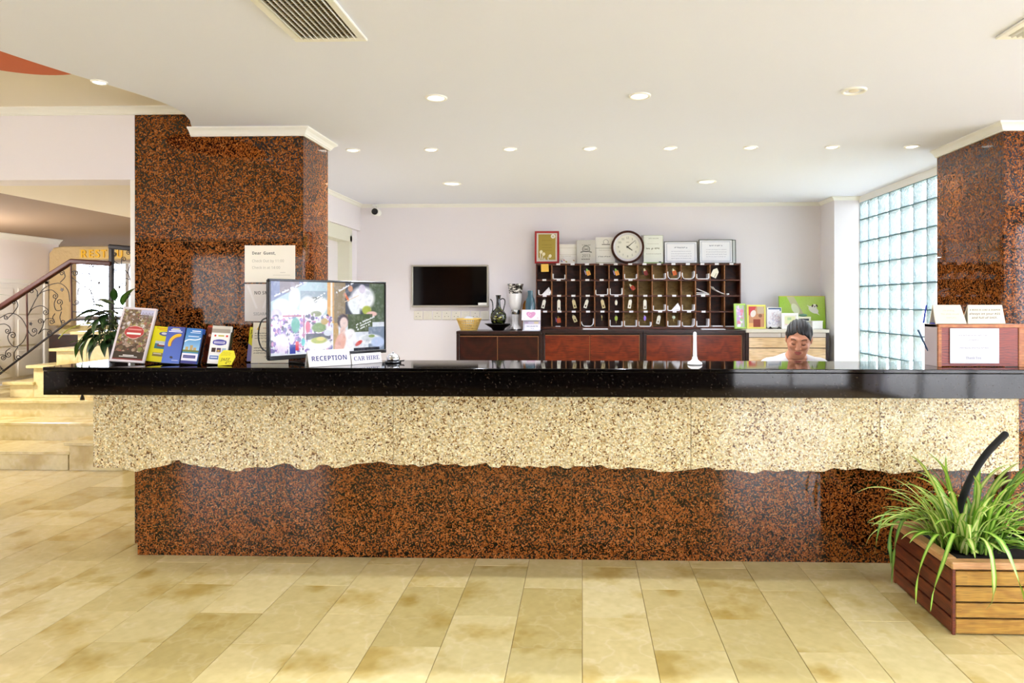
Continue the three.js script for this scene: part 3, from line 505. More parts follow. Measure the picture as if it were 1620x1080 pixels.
// wooden box and desk signs at the right end
{
  const o = thing('wooden_box', 'reddish wooden comment box with a pale frame on the right end of the counter', 'box', [2.165, TOP, -3.775], 0);
  const frame = phys({ map: at(woodTex(71, [206, 130, 66], [176, 98, 46], 256, 256, 5), 3), roughness: 0.4 }), red = phys({ map: at(T.sapele, 3, 3), roughness: 0.35 }), side = std({ color: srgb(196, 180, 176), roughness: 0.5 });
  const W = 0.46, H = 0.232, D = 0.15;
  part('side_panel', box(-W / 2, -W / 2 + 0.012, 0, H - 0.003, -D / 2, D / 2 - 0.013, 0.001), side, o, 'pale grey side of the box');
  part('side_panel', box(W / 2 - 0.012, W / 2, 0, H - 0.003, -D / 2, D / 2 - 0.013, 0.001), side, o);
  part('front_panel', box(-W / 2 + 0.018, W / 2 - 0.018, 0.004, H - 0.018, D / 2 - 0.016, D / 2 - 0.005, 0.001), red, o, 'red-brown striped front panel');
  part('frame_stile', box(-W / 2, -W / 2 + 0.019, 0, H - 0.018, D / 2 - 0.013, D / 2, 0.0015), frame, o);
  part('frame_stile', box(W / 2 - 0.03, W / 2, 0, H - 0.018, D / 2 - 0.013, D / 2, 0.0015), frame, o);
  part('frame_rail', box(-W / 2, W / 2, H - 0.018, H, D / 2 - 0.02, D / 2 + 0.002, 0.0015), frame, o);
  part('lid', box(-W / 2, W / 2, H - 0.018, H, -D / 2, D / 2 - 0.0205, 0.0015), side, o);
  soloSheet('comment_sheet', 'white sheet ending Thank You taped to the front of the wooden box', 'paper', 0.262, 0.19, 0.0012, printed(655, 475, (x) => {
    x.fillStyle = '#dedde2'; x.fillRect(0, 0, 655, 475); [[120, 520, 100], [250, 400, 165], [130, 530, 270]].forEach(([a, b, y], i) => scribble(x, a, b, y, 17, 510 + i, '#a3a1aa')); x.fillStyle = '#7c7a86'; x.font = '40px serif'; x.fillText('Thank You', 210, 415);
  }), [2.128, TOP + 0.02, -3.6987]);
}
function deskPlaque(label, x, w, flare, lines, cols, wedge) {
  const o = thing('desk_plaque', label, 'plaque', [x, TOP + 0.2325, -3.765]);
  const h = 0.108, tex = printed(600, 380, (c) => { c.fillStyle = '#e2dac6'; c.fillRect(0, 0, 600, 380); lines.forEach(([t, s, y, k, slant]) => { c.font = s; c.fillStyle = cols; c.save(); c.translate(300 + k, y); c.transform(1, 0, slant, 1, 0, 0); const m = c.measureText(t).width; c.scale(Math.min(1, 500 / m), 1); c.fillText(t, -m / 2, 0); c.restore(); }); }, 0.6);
  const body = std({ color: srgb(234, 224, 200), roughness: 0.7 });
  const fr = prism([[-w / 2, 0], [w / 2, 0], [w / 2 + flare[1], h], [-w / 2 + flare[0], h]], 0.006, 0, 0.001), uv = fr.attributes.uv, p = fr.attributes.position;
  for (let i = 0; i < uv.count; i++) uv.setXY(i, (p.getX(i) + w / 2) / w, p.getY(i) / h);
  const f = part('front_face', fr, tex, o); f.rotation.x = -0.3; f.position.z = 0.05;
  const bk = part('back_face', prism([[-w / 2, 0], [w / 2, 0], [w / 2 + flare[1], h], [-w / 2 + flare[0], h]], 0.006, 0, 0.001), body, o); bk.rotation.x = 0.3; bk.position.z = -0.014;
  part('foot', box(-w / 2, w / 2, 0, 0.005, -0.012, 0.05, 0.001), wedge, o);
  part('end_strip', [prism([[-0.052, 0], [-0.042, 0], [-0.013, h - 0.006], [-0.019, h - 0.006]], 0.006, 0).rotateY(-Math.PI / 2).translate(-w / 2 + 0.006, 0.002, 0.0).translate(0, 0, -0.034 + 0.0)], wedge, o);
  return o;
}
const cobalt = std({ color: srgb(30, 60, 190), roughness: 0.5 });
deskPlaque('cream desk plaque with faint print and a blue end on the wooden box', 2.01, 0.168, [-0.0, -0.018], [["I'm smiling.", '44px sans-serif', 130, -10, -0.2], ['This alone should', '44px sans-serif', 200, 0, -0.2], ['scare you.', '44px sans-serif', 270, 20, -0.2]], '#a19b8e', cobalt);
deskPlaque('cream desk plaque with the boss joke, right one on the wooden box', 2.20, 0.202, [0.018, 0.0], [['A BOSS IS LIKE A DIAPER:', 'bold 46px sans-serif', 118, 10, -0.22], ['always on your ASS', 'bold 54px sans-serif', 198, -10, -0.22], ['and full of SHIT.', 'bold 54px sans-serif', 276, -20, -0.22]], '#565149', std({ color: srgb(226, 216, 190), roughness: 0.7 }));
solo('chained_pen', 'thin dark blue pen leaning against the left side of the wooden box', 'pen', [rod(V(1.876, TOP + 0.198, -3.80), V(1.925, TOP + 0.09, -3.80), 0.005), rod(V(1.925, TOP + 0.09, -3.80), V(1.929, TOP + 0.08, -3.80), 0.003)], std({ color: srgb(40, 70, 110), roughness: 0.4 }));

// ───────────── ceiling fittings ─────────────
const glow = std({ color: 0xffffff, emissive: new THREE.Color(1, 0.97, 0.92), emissiveIntensity: 2.2, roughness: 0.4 });
function downlight(label, x, z, r, lit = true, y = CEIL, power = 3.2) {
  const o = thing('downlight', label, 'light', [x, y, z], 0, undefined);
  part('trim_ring', lathe([[r * 0.72, 0.002], [r * 0.74, -0.006], [r * 0.9, -0.009], [r, -0.004], [r, 0.001]], 32), M.trim, o);
  if (!lit) { part('baffle', lathe([[r * 0.72, 0.001], [r * 0.4, 0.0005], [r * 0.38, -0.004], [r * 0.3, -0.006], [0, -0.006]], 24), M.beige, o); return o; }
  part('lamp_face', lathe([[0, -0.0105], [r * 0.45, -0.009], [r * 0.72, -0.004], [r * 0.72, 0]], 24), glow, o);
  const l = new THREE.SpotLight(new THREE.Color(0.92, 0.97, 1.06), power * LAMP, 0, 1.25, 0.8, 2); l.position.set(0, -0.02, 0); l.target.position.set(0, -1, 0); l.castShadow = true; l.shadow.radius = 2; l.name = 'downlight_beam'; o.add(l, l.target);
  return o;
}
const ORD = ['first', 'second', 'third', 'fourth', 'fifth', 'sixth', 'seventh', 'eighth'];
[-1.603, -1.053, -0.503, 0.052, 0.604, 1.156, 1.711, 2.249].forEach((x, i) => downlight(`round ceiling downlight, ${ORD[i]} from the left in the row of eight behind the counter`, x, -4.64, 0.05, true, CEIL, i < 5 ? 4 : 1.2));
downlight('lit round downlight in the ceiling in front of the counter, left of centre', -0.761, -3.47, 0.058);
downlight('lit round downlight in the ceiling in front of the counter, right of centre', 0.296, -3.468, 0.058);
downlight('unlit recessed downlight in the ceiling near the right granite column', 1.368, -3.416, 0.062, false);
downlight('large round ceiling light near the back wall, above the wall mounted screen', -1.167, -5.97, 0.085, true, CEIL, 5.5);
downlight('large round ceiling light near the back wall, above the right of the pigeonholes', 1.096, -5.94, 0.085, true, CEIL, 5.5);
downlight('small bright lamp on the curved edge of the ceiling at the upper left', -2.335, -3.175, 0.036, true, CEIL, 2.5);
{
  const o = thing('added_globe_lamp', 'added unseen globe fill lamp brightening the stairs, outside the view at the left', 'lamp', [-6.3, 2.31, -6.0]);  // unseen lamp added to brighten the stair wall
  part('ceiling_rose', lathe([[0, 0], [0.06, -0.001], [0.055, -0.02], [0.02, -0.03], [0, -0.03]], 28), M.trim, o);
  part('lamp_globe', new THREE.SphereGeometry(0.09, 28, 20).translate(0, -0.42, 0), glow, o);
  part('rod', cyl(0.006, 0.006, 0.32, 10, 0, -0.18, 0), M.steel, o);
  const l = new THREE.PointLight(new THREE.Color(1, 0.97, 0.95), 7.5 * LAMP); l.position.set(0, -0.42, 0); l.castShadow = true; l.shadow.radius = 4; l.name = 'added_fill_light'; o.add(l);
}
M.duct = std({ color: srgb(70, 58, 42), roughness: 0.9 });
function grille(label, x0, x1, z0, z1, n) {
  const o = thing('air_vent', label, 'vent', [(x0 + x1) / 2, CEIL, (z0 + z1) / 2]), w = x1 - x0, d = z1 - z0, f = 0.032;
  part('frame', [box(-w / 2, w / 2, -0.012, -0.0005, d / 2 - f, d / 2, 0.003), box(-w / 2, w / 2, -0.012, -0.0005, -d / 2, -d / 2 + f, 0.003), box(-w / 2, -w / 2 + f, -0.012, -0.0005, -d / 2 + f, d / 2 - f, 0.003), box(w / 2 - f, w / 2, -0.012, -0.0005, -d / 2 + f, d / 2 - f, 0.003)], M.trim, o);
  part('duct', box(-w / 2 + f, w / 2 - f, -0.0012, -0.0004, -d / 2 + f, d / 2 - f), M.duct, o);
  const iw = w - 2 * f, g = cbox(0.0018, 0.02, d - 2 * f, 0).rotateZ(0.42);
  for (let i = 0; i < n; i++) { const s = part('slat', g, M.trim, o); s.position.set(-iw / 2 + iw * (i + 0.5) / n, -0.009, 0); }
  const cross = []; for (let z = -d / 2 + f + 0.01; z < d / 2 - f; z += 0.018) cross.push(box(-iw / 2, iw / 2, -0.003, -0.0014, z - 0.003, z + 0.003));
  part('rear_bars', cross, std({ color: srgb(150, 130, 92), roughness: 0.6 }), o).userData.kind = 'stuff';
}
grille('white slatted ceiling air vent near the top left of the picture', -1.164, -0.868, -2.69, -1.9, 11);
grille('white ceiling air vent at the upper right, only its corner in the picture', 1.66, 1.96, -2.745, -2.0, 11);
solo('ceiling_disc', 'orange round panel on the upper ceiling at the left, half hidden by the ceiling edge', 'panel', lathe([[0, 2.679], [0.37, 2.679], [0.376, 2.674], [0.37, 2.668], [0, 2.668]], 64).translate(-2.745, 0, -3.05), M.orange);
{
  const o = thing('security_camera', 'small white security camera with black lens at the back wall corner, top left', 'camera', [-2.235, 2.52, -7.165]);
  part('mount', [rbox(0.05, 0.03, 0.05, 0.008).translate(0, 0.004, 0), rod(V(0, 0, 0.01), V(0.018, -0.05, 0.04), 0.008)], M.trim, o);
  const bd = new THREE.CylinderGeometry(0.042, 0.036, 0.12, 24).rotateX(Math.PI / 2).translate(0.032, -0.07, 0.05);
  part('body', bd, M.trim, o);
  part('lens', [new THREE.CylinderGeometry(0.034, 0.034, 0.004, 24).rotateX(Math.PI / 2).translate(0.032, -0.07, 0.112)], M.plastic, o);
}

// ───────────── back wall ─────────────
{
  const o = thing('wall_screen', 'black screen in a silver frame hung on the back wall above the white sockets', 'screen', [-1.425, 1.432, -7.22]);
  const W = 0.83, H = 0.458, fr = std({ color: srgb(188, 182, 172), roughness: 0.35, metalness: 0.4 });
  part('frame', [box(-W / 2, W / 2, H - 0.018, H, 0, 0.05, 0.004), box(-W / 2, W / 2, 0, 0.022, 0, 0.05, 0.004), box(-W / 2, -W / 2 + 0.016, 0.0222, H - 0.0182, 0, 0.05, 0.004), box(W / 2 - 0.016, W / 2, 0.0222, H - 0.0182, 0, 0.05, 0.004)], fr, o);
  part('screen_glass', box(-W / 2 + 0.016, W / 2 - 0.016, 0.022, H - 0.018, 0.005, 0.04), phys({ color: srgb(5, 5, 6), roughness: 0.08, specularIntensity: 0.7 }), o);
  part('sticker', box(W / 2 - 0.11, W / 2 - 0.018, 0.024, 0.05, 0.0402, 0.041), M.trim, o);
}
for (let i = 0; i < 8; i++) {
  const o = thing('wall_socket', i === 0 ? 'white wall socket plate, first from the left in the row under the black screen' : `white wall plate, ${ORD[i]} from the left in the row under the black screen`, 'socket', [-1.778 + i * 0.1035, 1.345, -7.2195]);
  const mt = std({ color: srgb(226, 220, 206), roughness: 0.5 });
  part('plate', rbox(0.094, 0.094, 0.01, 0.004).translate(0, 0, 0.005), mt, o);
  if (i % 2 === 0 || i === 3) part('pin_hole', [[0, 0.024], [-0.02, -0.012], [0.02, -0.012]].map(([x, y]) => cbox(0.008, 0.006, 0.001, 0, x, y, 0.0103)), M.matte, o);
  else part('switch_rocker', rbox(0.03, 0.045, 0.006, 0.002).translate(0, 0, 0.0115), mt, o);
}
// cabinets along the wall
const CABTOP = 1.205;
function cabinet(name, label, x0, x1, y1, z0, z1, body, doors, doorMats, top) {
  const o = thing(name, label, 'cabinet', [(x0 + x1) / 2, 0, (z0 + z1) / 2]), cx = (x0 + x1) / 2, cz = (z0 + z1) / 2, L = (a, b, c, d, e, f, ch) => box(a - cx, b - cx, c, d, e - cz, f - cz, ch);
  part('carcass', [L(x0, x1, 0.06, y1 - 0.032, z0, z1 - 0.022, 0.002), L(x0 + 0.02, x1 - 0.02, 0, 0.06, z0 + 0.02, z1 - 0.07)], body, o);
  part('cabinet_top', L(x0, x1, y1 - 0.032, y1, z0, z1 + 0.008, 0.003), top ?? body, o);
  part('stile', L(x0, x0 + 0.03, 0.06, y1 - 0.0325, z1 - 0.0215, z1 + 0.001, 0.002), body, o);
  part('stile', L(x1 - 0.03, x1, 0.06, y1 - 0.0325, z1 - 0.0215, z1 + 0.001, 0.002), body, o);
  doors.forEach(([a, b], i) => {
    const d = part('door', L(a + 0.002, b - 0.002, 0.1, y1 - 0.052, z1 - 0.0215, z1 - 0.003, 0.002), doorMats, o);
    part('edge_strip', L(b - 0.0055, b - 0.0025, 0.1, y1 - 0.052, z1 - 0.0028, z1 - 0.0005), M.edge, d);
    part('edge_strip', L(a + 0.0025, b - 0.006, y1 - 0.056, y1 - 0.052, z1 - 0.0028, z1 - 0.0008), M.edge, d);
  });
  return o;
}
M.edge = std({ color: srgb(168, 112, 62), roughness: 0.5 });
cabinet('cabinet', 'dark brown cabinet with two doors at the left, under the basket and vases', -1.284, -0.412, CABTOP - 0.012, -7.21, -6.80, M.darkwood, [[-1.25, -0.86], [-0.86, -0.445]], phys({ map: at(T.dark, 1.5), color: new THREE.Color(1.5, 1.2, 1.1), roughness: 0.3, clearcoat: 0.5 }));
cabinet('cabinet', 'red-brown cabinet with two glossy doors under the left of the pigeonholes', -0.410, 0.612, CABTOP, -7.21, -6.80, M.darkwood, [[-0.379, 0.078], [0.078, 0.581]], M.cabinet);
cabinet('cabinet', 'red-brown cabinet with two glossy doors under the right of the pigeonholes', 0.616, 1.640, CABTOP, -7.21, -6.80, M.darkwood, [[0.648, 1.105], [1.105, 1.608]], M.cabinet);
{
  const pale = phys({ map: at(T.pale, 1.2), roughness: 0.2, clearcoat: 0.7, clearcoatRoughness: 0.08 });
  const o = cabinet('cabinet', 'pale glossy cabinet with a grey drawer line, behind the seated receptionist', 1.648, 2.478, CABTOP + 0.008, -7.21, -6.80, M.darkwood, [], pale, std({ color: srgb(206, 198, 188), roughness: 0.4 }));
  const cx = (1.648 + 2.478) / 2, L = (a, b, c, d, e, f) => box(a - cx, b - cx, c, d, e + 7.005, f + 7.005, 0.0015);
  part('drawer_front', L(1.68, 2.0, 1.135, 1.178, -6.8215, -6.80), std({ color: srgb(186, 174, 168), roughness: 0.5 }), o);
  part('drawer_front', L(2.004, 2.445, 1.135, 1.178, -6.8215, -6.80), std({ color: srgb(186, 174, 168), roughness: 0.5 }), o);
  part('front_panel', L(1.68, 2.445, 1.03, 1.13, -6.8215, -6.803), pale, o);
  part('front_panel', L(1.68, 2.445, 0.1, 1.022, -6.8215, -6.803), pale, o);
}
// pigeonholes for keys and post
const RX = -0.477, RP = 0.1508, RY0 = CABTOP + 0.002, ROW = 0.166, RZ0 = -7.215, RZ1 = -7.05;
const cellX = (c) => RX + 0.004 + RP * (c + 0.5), cellY = (r) => RY0 + 0.03 + ROW * (3 - r);           // centre across; inner bottom
const COL = ['leftmost', 'second', 'third', 'fourth', 'fifth', 'sixth', 'seventh', 'eighth', 'ninth', 'tenth', 'eleventh', 'twelfth', 'thirteenth', 'rightmost'], ROWN = ['top', 'second', 'third', 'bottom'];
const spot = (r, c) => `${COL[c]} pigeonhole of the ${ROWN[r]} row`;
{
  const o = thing('key_rack', 'large dark wooden pigeonhole rack with numbered compartments for room keys', 'rack', [0, 0, 0]), W = RP * 14 + 0.008;
  part('back_panel', box(RX, RX + RP * 6, RY0, RY0 + 0.68, RZ0, RZ0 + 0.01), M.backboard, o, 'dark red-brown left part of the back panel');  // back panel in three pieces, the middle one lighter and olive
  part('back_panel', box(RX + RP * 6 + 0.001, RX + RP * 11, RY0, RY0 + 0.68, RZ0, RZ0 + 0.01), M.olive, o, 'olive brown middle part of the back panel');
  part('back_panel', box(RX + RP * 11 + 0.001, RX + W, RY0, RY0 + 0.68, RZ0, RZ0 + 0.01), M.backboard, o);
  for (let r = 0; r <= 4; r++) part('shelf', box(RX, RX + W, RY0 + (r ? 0.022 + ROW * r - 0.016 : 0), RY0 + 0.022 + ROW * r, RZ0 + 0.0105, RZ1 + 0.003, 0.001), M.rack, o);
  part('side_panel', box(RX - 0.012, RX - 0.0005, RY0, RY0 + 0.688, RZ0, RZ1 + 0.005, 0.001), M.rack, o);
  part('side_panel', box(RX + W + 0.0005, RX + W + 0.012, RY0, RY0 + 0.688, RZ0, RZ1 + 0.005, 0.001), M.rack, o);
  const dv = box(-0.0055, 0.0055, 0, ROW - 0.0165, RZ0 + 0.0105, RZ1, 0.0008);
  for (let r = 0; r < 4; r++) for (let c = 1; c < 14; c++) part('divider', dv, M.divider, o).position.set(RX + 0.004 + RP * c, RY0 + 0.0222 + ROW * r, 0);
  const plateGeo = rbox(0.042, 0.02, 0.003, 0.001, 1), plateMat = [1, 2, 3].map((s) => printed(84, 40, (x) => { x.fillStyle = '#eceaf0'; x.fillRect(0, 0, 84, 40); scribble(x, 24, 66, 30, 14, 900 + s, '#8a8890'); }));
  const plates = [[...Array(14).keys()].slice(1), [0, 1, 2, 3, 4, 5, 6], [...Array(12).keys()], [...Array(12).keys()]];
  plates.forEach((list, r) => list.forEach((c) => { const p = part('number_plate', plateGeo, plateMat[(r + c) % 3], o); p.position.set(cellX(c) + (r - 1.5) * 0.004, RY0 + 0.022 + ROW * (4 - r) - 0.006, RZ1 + 0.0052); }));
  const hook = tube([V(0, 0.012, 0), V(0, 0.0, 0.012), V(0, -0.006, 0.02), V(0, 0, 0.026)], 0.0016, 10, 5);
  for (let r = 0; r < 4; r++) for (let c = 1; c < 14; c++) if (r !== 1 || c < 7) part('hook', hook, M.steel, o).position.set(cellX(c), cellY(r) + ROW - 0.052, RZ0 + 0.012);
}
const slips = {};
// curled paper slips: U-shaped strips standing in their compartments
function slip(r, c, up0, up1, sharp = 0.02, wide = 0.134) {
  const pts = [], w = wide / 2, n = 7;
  pts.push([-w, up0]); for (let i = 0; i <= n; i++) { const t = Math.PI + (Math.PI / 2) * i / n; pts.push([-w + sharp + sharp * Math.cos(t), sharp + sharp * Math.sin(t)]); }
  for (let i = 0; i <= n; i++) { const t = 1.5 * Math.PI + (Math.PI / 2) * i / n; pts.push([w - sharp + sharp * Math.cos(t), sharp + sharp * Math.sin(t)]); } pts.push([w, up1]);
  const th = 0.008, inner = [...pts].reverse().map(([x, y]) => [x * (1 - th / w), Math.max(y, th)]);
  const g = prism([...pts, ...inner], 0.15, RZ1 - 0.15); g.translate(cellX(c), cellY(r) - 0.0075, 0);
  return solo('paper_slip', `curled white paper slip in the ${spot(r, c)}`, 'paper', g, M.slip);
}
M.slip = std({ color: srgb(244, 241, 246), roughness: 0.8 });
[[0, 1, 0.06, 0.05], [0, 6, 0.055, 0.055], [0, 8, 0.05, 0.065], [0, 9, 0.08, 0.08, 0.045], [0, 10, 0.07, 0.085, 0.045], [0, 11, 0.055, 0.06], [1, 0, 0.055, 0.05], [1, 4, 0.055, 0.07], [1, 5, 0.07, 0.075, 0.025], [2, 8, 0.055, 0.07], [2, 9, 0.055, 0.04], [2, 10, 0.065, 0.07], [3, 3, 0.05, 0.085, 0.05], [3, 5, 0.07, 0.055, 0.016], [3, 6, 0.06, 0.07, 0.016], [3, 7, 0.055, 0.05, 0.022], [3, 9, 0.06, 0.065, 0.016], [3, 10, 0.05, 0.085, 0.03], [3, 11, 0.06, 0.085, 0.014]].forEach((a) => { slips[a[0] + ',' + a[1]] = slip(...a); });
function crumple(r, c) { const g = new THREE.BufferGeometry(), x = cellX(c), y = cellY(r), z = RZ1 - 0.02; const P = [[-0.03, 0.004, 0.015], [0.058, 0.004, 0.02], [0.066, 0.04, 0.012], [0.045, 0.085, -0.01], [0.03, 0.05, 0.01], [0.0, 0.02, 0.018], [0.05, 0.02, 0.03]].map(([a, b, d]) => V(x + a, y + b - 0.006, z + d)); part('folded_corner', metre(flat(new ConvexGeometry(P))), M.slip, slips[r + ',' + c]); }
crumple(1, 0); crumple(2, 9);
slips['1,0'].userData.label = 'curled white paper slip with a folded corner, leftmost pigeonhole of the second row';
slips['2,9'].userData.label = 'curled white paper slip with a folded corner, tenth pigeonhole of the third row';
// room keys on their tags
const tagWhite = std({ color: srgb(236, 230, 214), roughness: 0.5 }), tagBeige = std({ color: srgb(206, 186, 140), roughness: 0.5 }), brass = std({ color: srgb(196, 170, 110), roughness: 0.3, metalness: 0.9 });
function keyTag(r, c, tilt, mat, label, len = 0.088, w = 0.034) {
  const o = thing('key_tag', label, 'key', [cellX(c), cellY(r) + ROW - 0.055, RZ1 - 0.012]);
  const b = new THREE.Group(); b.name = 'tag_body'; b.rotation.z = tilt; o.add(b);
  const sh = new THREE.Shape([[-w / 2, -len], [w / 2, -len], [w / 2, -0.016], [w * 0.3, -0.003], [0, 0], [-w * 0.3, -0.003], [-w / 2, -0.016]].map(([x, y]) => new THREE.Vector2(x, y)));
  sh.holes.push(new THREE.Path([[-0.006, -len + 0.012], [-0.006, -len + 0.034], [0.006, -len + 0.034], [0.006, -len + 0.012]].map(([x, y]) => new THREE.Vector2(x, y))));
  part('tag', metre(flat(new THREE.ExtrudeGeometry(sh, { depth: 0.004, bevelEnabled: false }))), mat, b);
  part('key_ring', new THREE.TorusGeometry(0.007, 0.0012, 6, 16).translate(0, 0.004, 0.002), M.steel, b);
  return o;
}
[[0, 0.22, 'tilted to the left'], [1, 0, 'hanging straight'], [2, -0.24, 'tilted to the right'], [3, 0.3, 'tilted to the left'], [4, -0.24, 'tilted to the right'], [6, 0.16, 'tilted to the left'], [7, 0, 'hanging straight']].forEach(([c, t, how]) => keyTag(2, c, -t, c === 2 || c === 4 ? tagBeige : tagWhite, `${c === 2 || c === 4 ? 'beige' : 'white'} key tag ${how} in the ${spot(2, c)}`, c === 1 ? 0.118 : c === 7 ? 0.1 : 0.092));
keyTag(3, 2, 0.4, tagBeige, `beige key tag tilted to the right in the ${spot(3, 2)}`, 0.075, 0.036);
keyTag(3, 8, -0.2, tagWhite, `white key tag tilted to the left in the ${spot(3, 8)}`, 0.09, 0.036);
function fob(r, c, mat, label, w, h, extra) {
  const o = thing('key_fob', label, 'key', [cellX(c), cellY(r) + ROW - 0.06, RZ1 - 0.02]);
  part('fob', lathe([[0, -h], [w * 0.3, -h], [w * 0.5, -h * 0.75], [w * 0.55, -h * 0.4], [w * 0.4, -h * 0.12], [0, 0]], 12).scale(1, 1, 0.35), mat, o);
  part('key_ring', new THREE.TorusGeometry(0.006, 0.0011, 6, 14).translate(0, 0.004, 0), M.steel, o);
  if (extra) part('key_blade', [cbox(0.005, 0.03, 0.002, 0, 0, -h - 0.012, 0)], brass, o);
}
fob(2, 5, tagWhite, `small white oval key fob in the ${spot(2, 5)}`, 0.026, 0.052);
fob(3, 5, std({ color: srgb(178, 196, 84), roughness: 0.5 }), `light green key fob in the ${spot(3, 5)}`, 0.03, 0.05, true);
fob(3, 7, std({ color: srgb(150, 116, 214), roughness: 0.5 }), `purple key fob in the ${spot(3, 7)}`, 0.026, 0.048, true);
fob(3, 9, std({ color: srgb(206, 216, 190), roughness: 0.5 }), `pale key fob with a key in the ${spot(3, 9)}`, 0.03, 0.03, true);
fob(3, 4, brass, `small brass key hanging in the ${spot(3, 4)}`, 0.012, 0.022, true);
function flatFob(r, c, label, cols, turn = 0.35) {
  const o = thing('key_fob', label, 'key', [cellX(c) - 0.01, cellY(r) + ROW - 0.06, RZ1 - 0.02]);
  const b = new THREE.Group(); b.name = 'tags'; b.rotation.z = turn; o.add(b);
  part('main_tag', box(-0.018, 0.022, -0.075, -0.026, 0, 0.004, 0.001), std({ color: srgb(...cols[0]), roughness: 0.5 }), b);
  part('top_tag', prism([[-0.012, -0.026], [0.014, -0.026], [0.004, 0.0], [-0.004, 0.0]], 0.004), std({ color: srgb(...cols[1]), roughness: 0.5 }), b);
  part('side_tag', box(-0.032, -0.02, -0.06, -0.012, 0.001, 0.004, 0.001), std({ color: srgb(...cols[2]), roughness: 0.5 }), b);
  part('stripe', box(0.002, 0.006, -0.07, -0.03, 0.0042, 0.005), std({ color: srgb(...cols[3]), roughness: 0.5 }), b);
}
flatFob(0, 3, `orange and green key fob in the ${spot(0, 3)}`, [[236, 164, 66], [142, 196, 108], [150, 140, 190], [190, 90, 40]]);
flatFob(0, 5, `orange and green key fob in the ${spot(0, 5)}`, [[236, 164, 66], [142, 196, 108], [150, 140, 190], [190, 90, 40]]);
flatFob(0, 7, `black and red key fob in the ${spot(0, 7)}`, [[128, 30, 18], [220, 208, 170], [16, 12, 12], [90, 16, 10]]);
flatFob(0, 9, `orange key fob with a pale key in the ${spot(0, 9)}`, [[206, 96, 30], [226, 214, 176], [22, 16, 14], [150, 60, 16]]);
flatFob(1, 6, `red key fob with a pale key in the ${spot(1, 6)}`, [[166, 52, 24], [206, 196, 160], [36, 26, 14], [100, 26, 14]], 0.7);
flatFob(3, 1, `bunch of red, purple and green key fobs in the ${spot(3, 1)}`, [[190, 70, 26], [124, 100, 40], [124, 74, 120], [70, 104, 52]], 0.15);
{
  const o = thing('key_card', `large cream key card tilted in the ${spot(0, 12)}`, 'card', [cellX(12), cellY(0) + ROW - 0.055, RZ1 - 0.012]);
  const b = new THREE.Group(); b.name = 'card_body'; b.rotation.z = -0.45; o.add(b);
  part('card', prism([[-0.03, -0.105], [0.034, -0.105], [0.034, -0.032], [0.0, -0.002], [-0.03, -0.032]], 0.003), tagWhite, b);
  part('slot', box(0.014, 0.018, -0.1, -0.055, 0.0032, 0.0036), M.matte, b);
}
soloSheet('sticky_note', 'orange-yellow sticky note on the top left compartment of the pigeonhole rack', 'note', 0.08, 0.082, 0.001, std({ color: srgb(244, 196, 92), roughness: 0.9 }), [cellX(0) + 0.005, cellY(0) + ROW - 0.094, RZ1 + 0.006], [0.05, 0, 0.03], undefined, std({ color: srgb(244, 196, 92), roughness: 0.9 }));
{ // loose sheets
  const z = RZ1 - 0.06, S = (w, t, d, x, y, zz, rx, ry, rz, label) => { const g = cbox(w, t, d, 0.0006).rotateZ(rz).rotateX(rx).rotateY(ry).translate(x, y, zz); solo('paper_stack', label, 'paper', g, M.slip); };
  const g = [cbox(0.13, 0.008, 0.1).rotateZ(0.0).translate(0, 0.006, 0), cbox(0.13, 0.006, 0.1).rotateZ(-0.06).translate(0, 0.02, 0), cbox(0.135, 0.005, 0.1).rotateZ(-0.4).translate(0.0, 0.04, 0)];
  solo('paper_stack', `fanned white booklets in the ${spot(1, 11)}`, 'paper', join(g).translate(cellX(11), cellY(1) - 0.006, z + 0.012), M.slip);
  solo('booklet', `white booklet slumped diagonally in the ${spot(1, 12)}`, 'booklet', join([tube([V(-0.066, 0.085, 0), V(-0.03, 0.055, 0), V(0.02, 0.03, 0), V(0.06, 0.008, 0)], 0.006, 12, 6).scale(1, 1, 8), tube([V(-0.06, 0.078, 0.01), V(-0.03, 0.044, 0.01), V(0.03, 0.016, 0.01), V(0.06, 0.004, 0.01)], 0.004, 12, 6).scale(1, 1, 10)]).translate(cellX(12), cellY(1), z), M.slip);
  S(0.022, 0.012, 0.03, cellX(13) - 0.04, cellY(1) + 0.002, z + 0.03, 0, 0.4, 0.3, `small white scrap in the ${spot(1, 13)}`);
  S(0.11, 0.01, 0.12, cellX(12), cellY(3) - 0.001, z, 0, 0.1, 0, `flat white papers in the ${spot(3, 12)}`);
  S(0.12, 0.005, 0.12, cellX(13), cellY(3) - 0.004, z, 0, -0.05, 0, `flat white papers in the ${spot(3, 13)}`);
  S(0.26, 0.008, 0.1, cellX(4) - 0.07, CABTOP + 0.0045, RZ1 + 0.07, 0, 0.02, 0, 'flat white papers on the cabinet in front of the left half of the rack');
  S(0.24, 0.006, 0.1, cellX(12) - 0.06, CABTOP + 0.0035, RZ1 + 0.07, 0, -0.04, 0, 'flat white papers on the cabinet in front of the right end of the rack');
  S(0.05, 0.006, 0.06, cellX(1) - 0.01, cellY(3) - 0.004, z + 0.03, 0, 0, 0, `white scrap of paper in the ${spot(3, 1)}`);
}

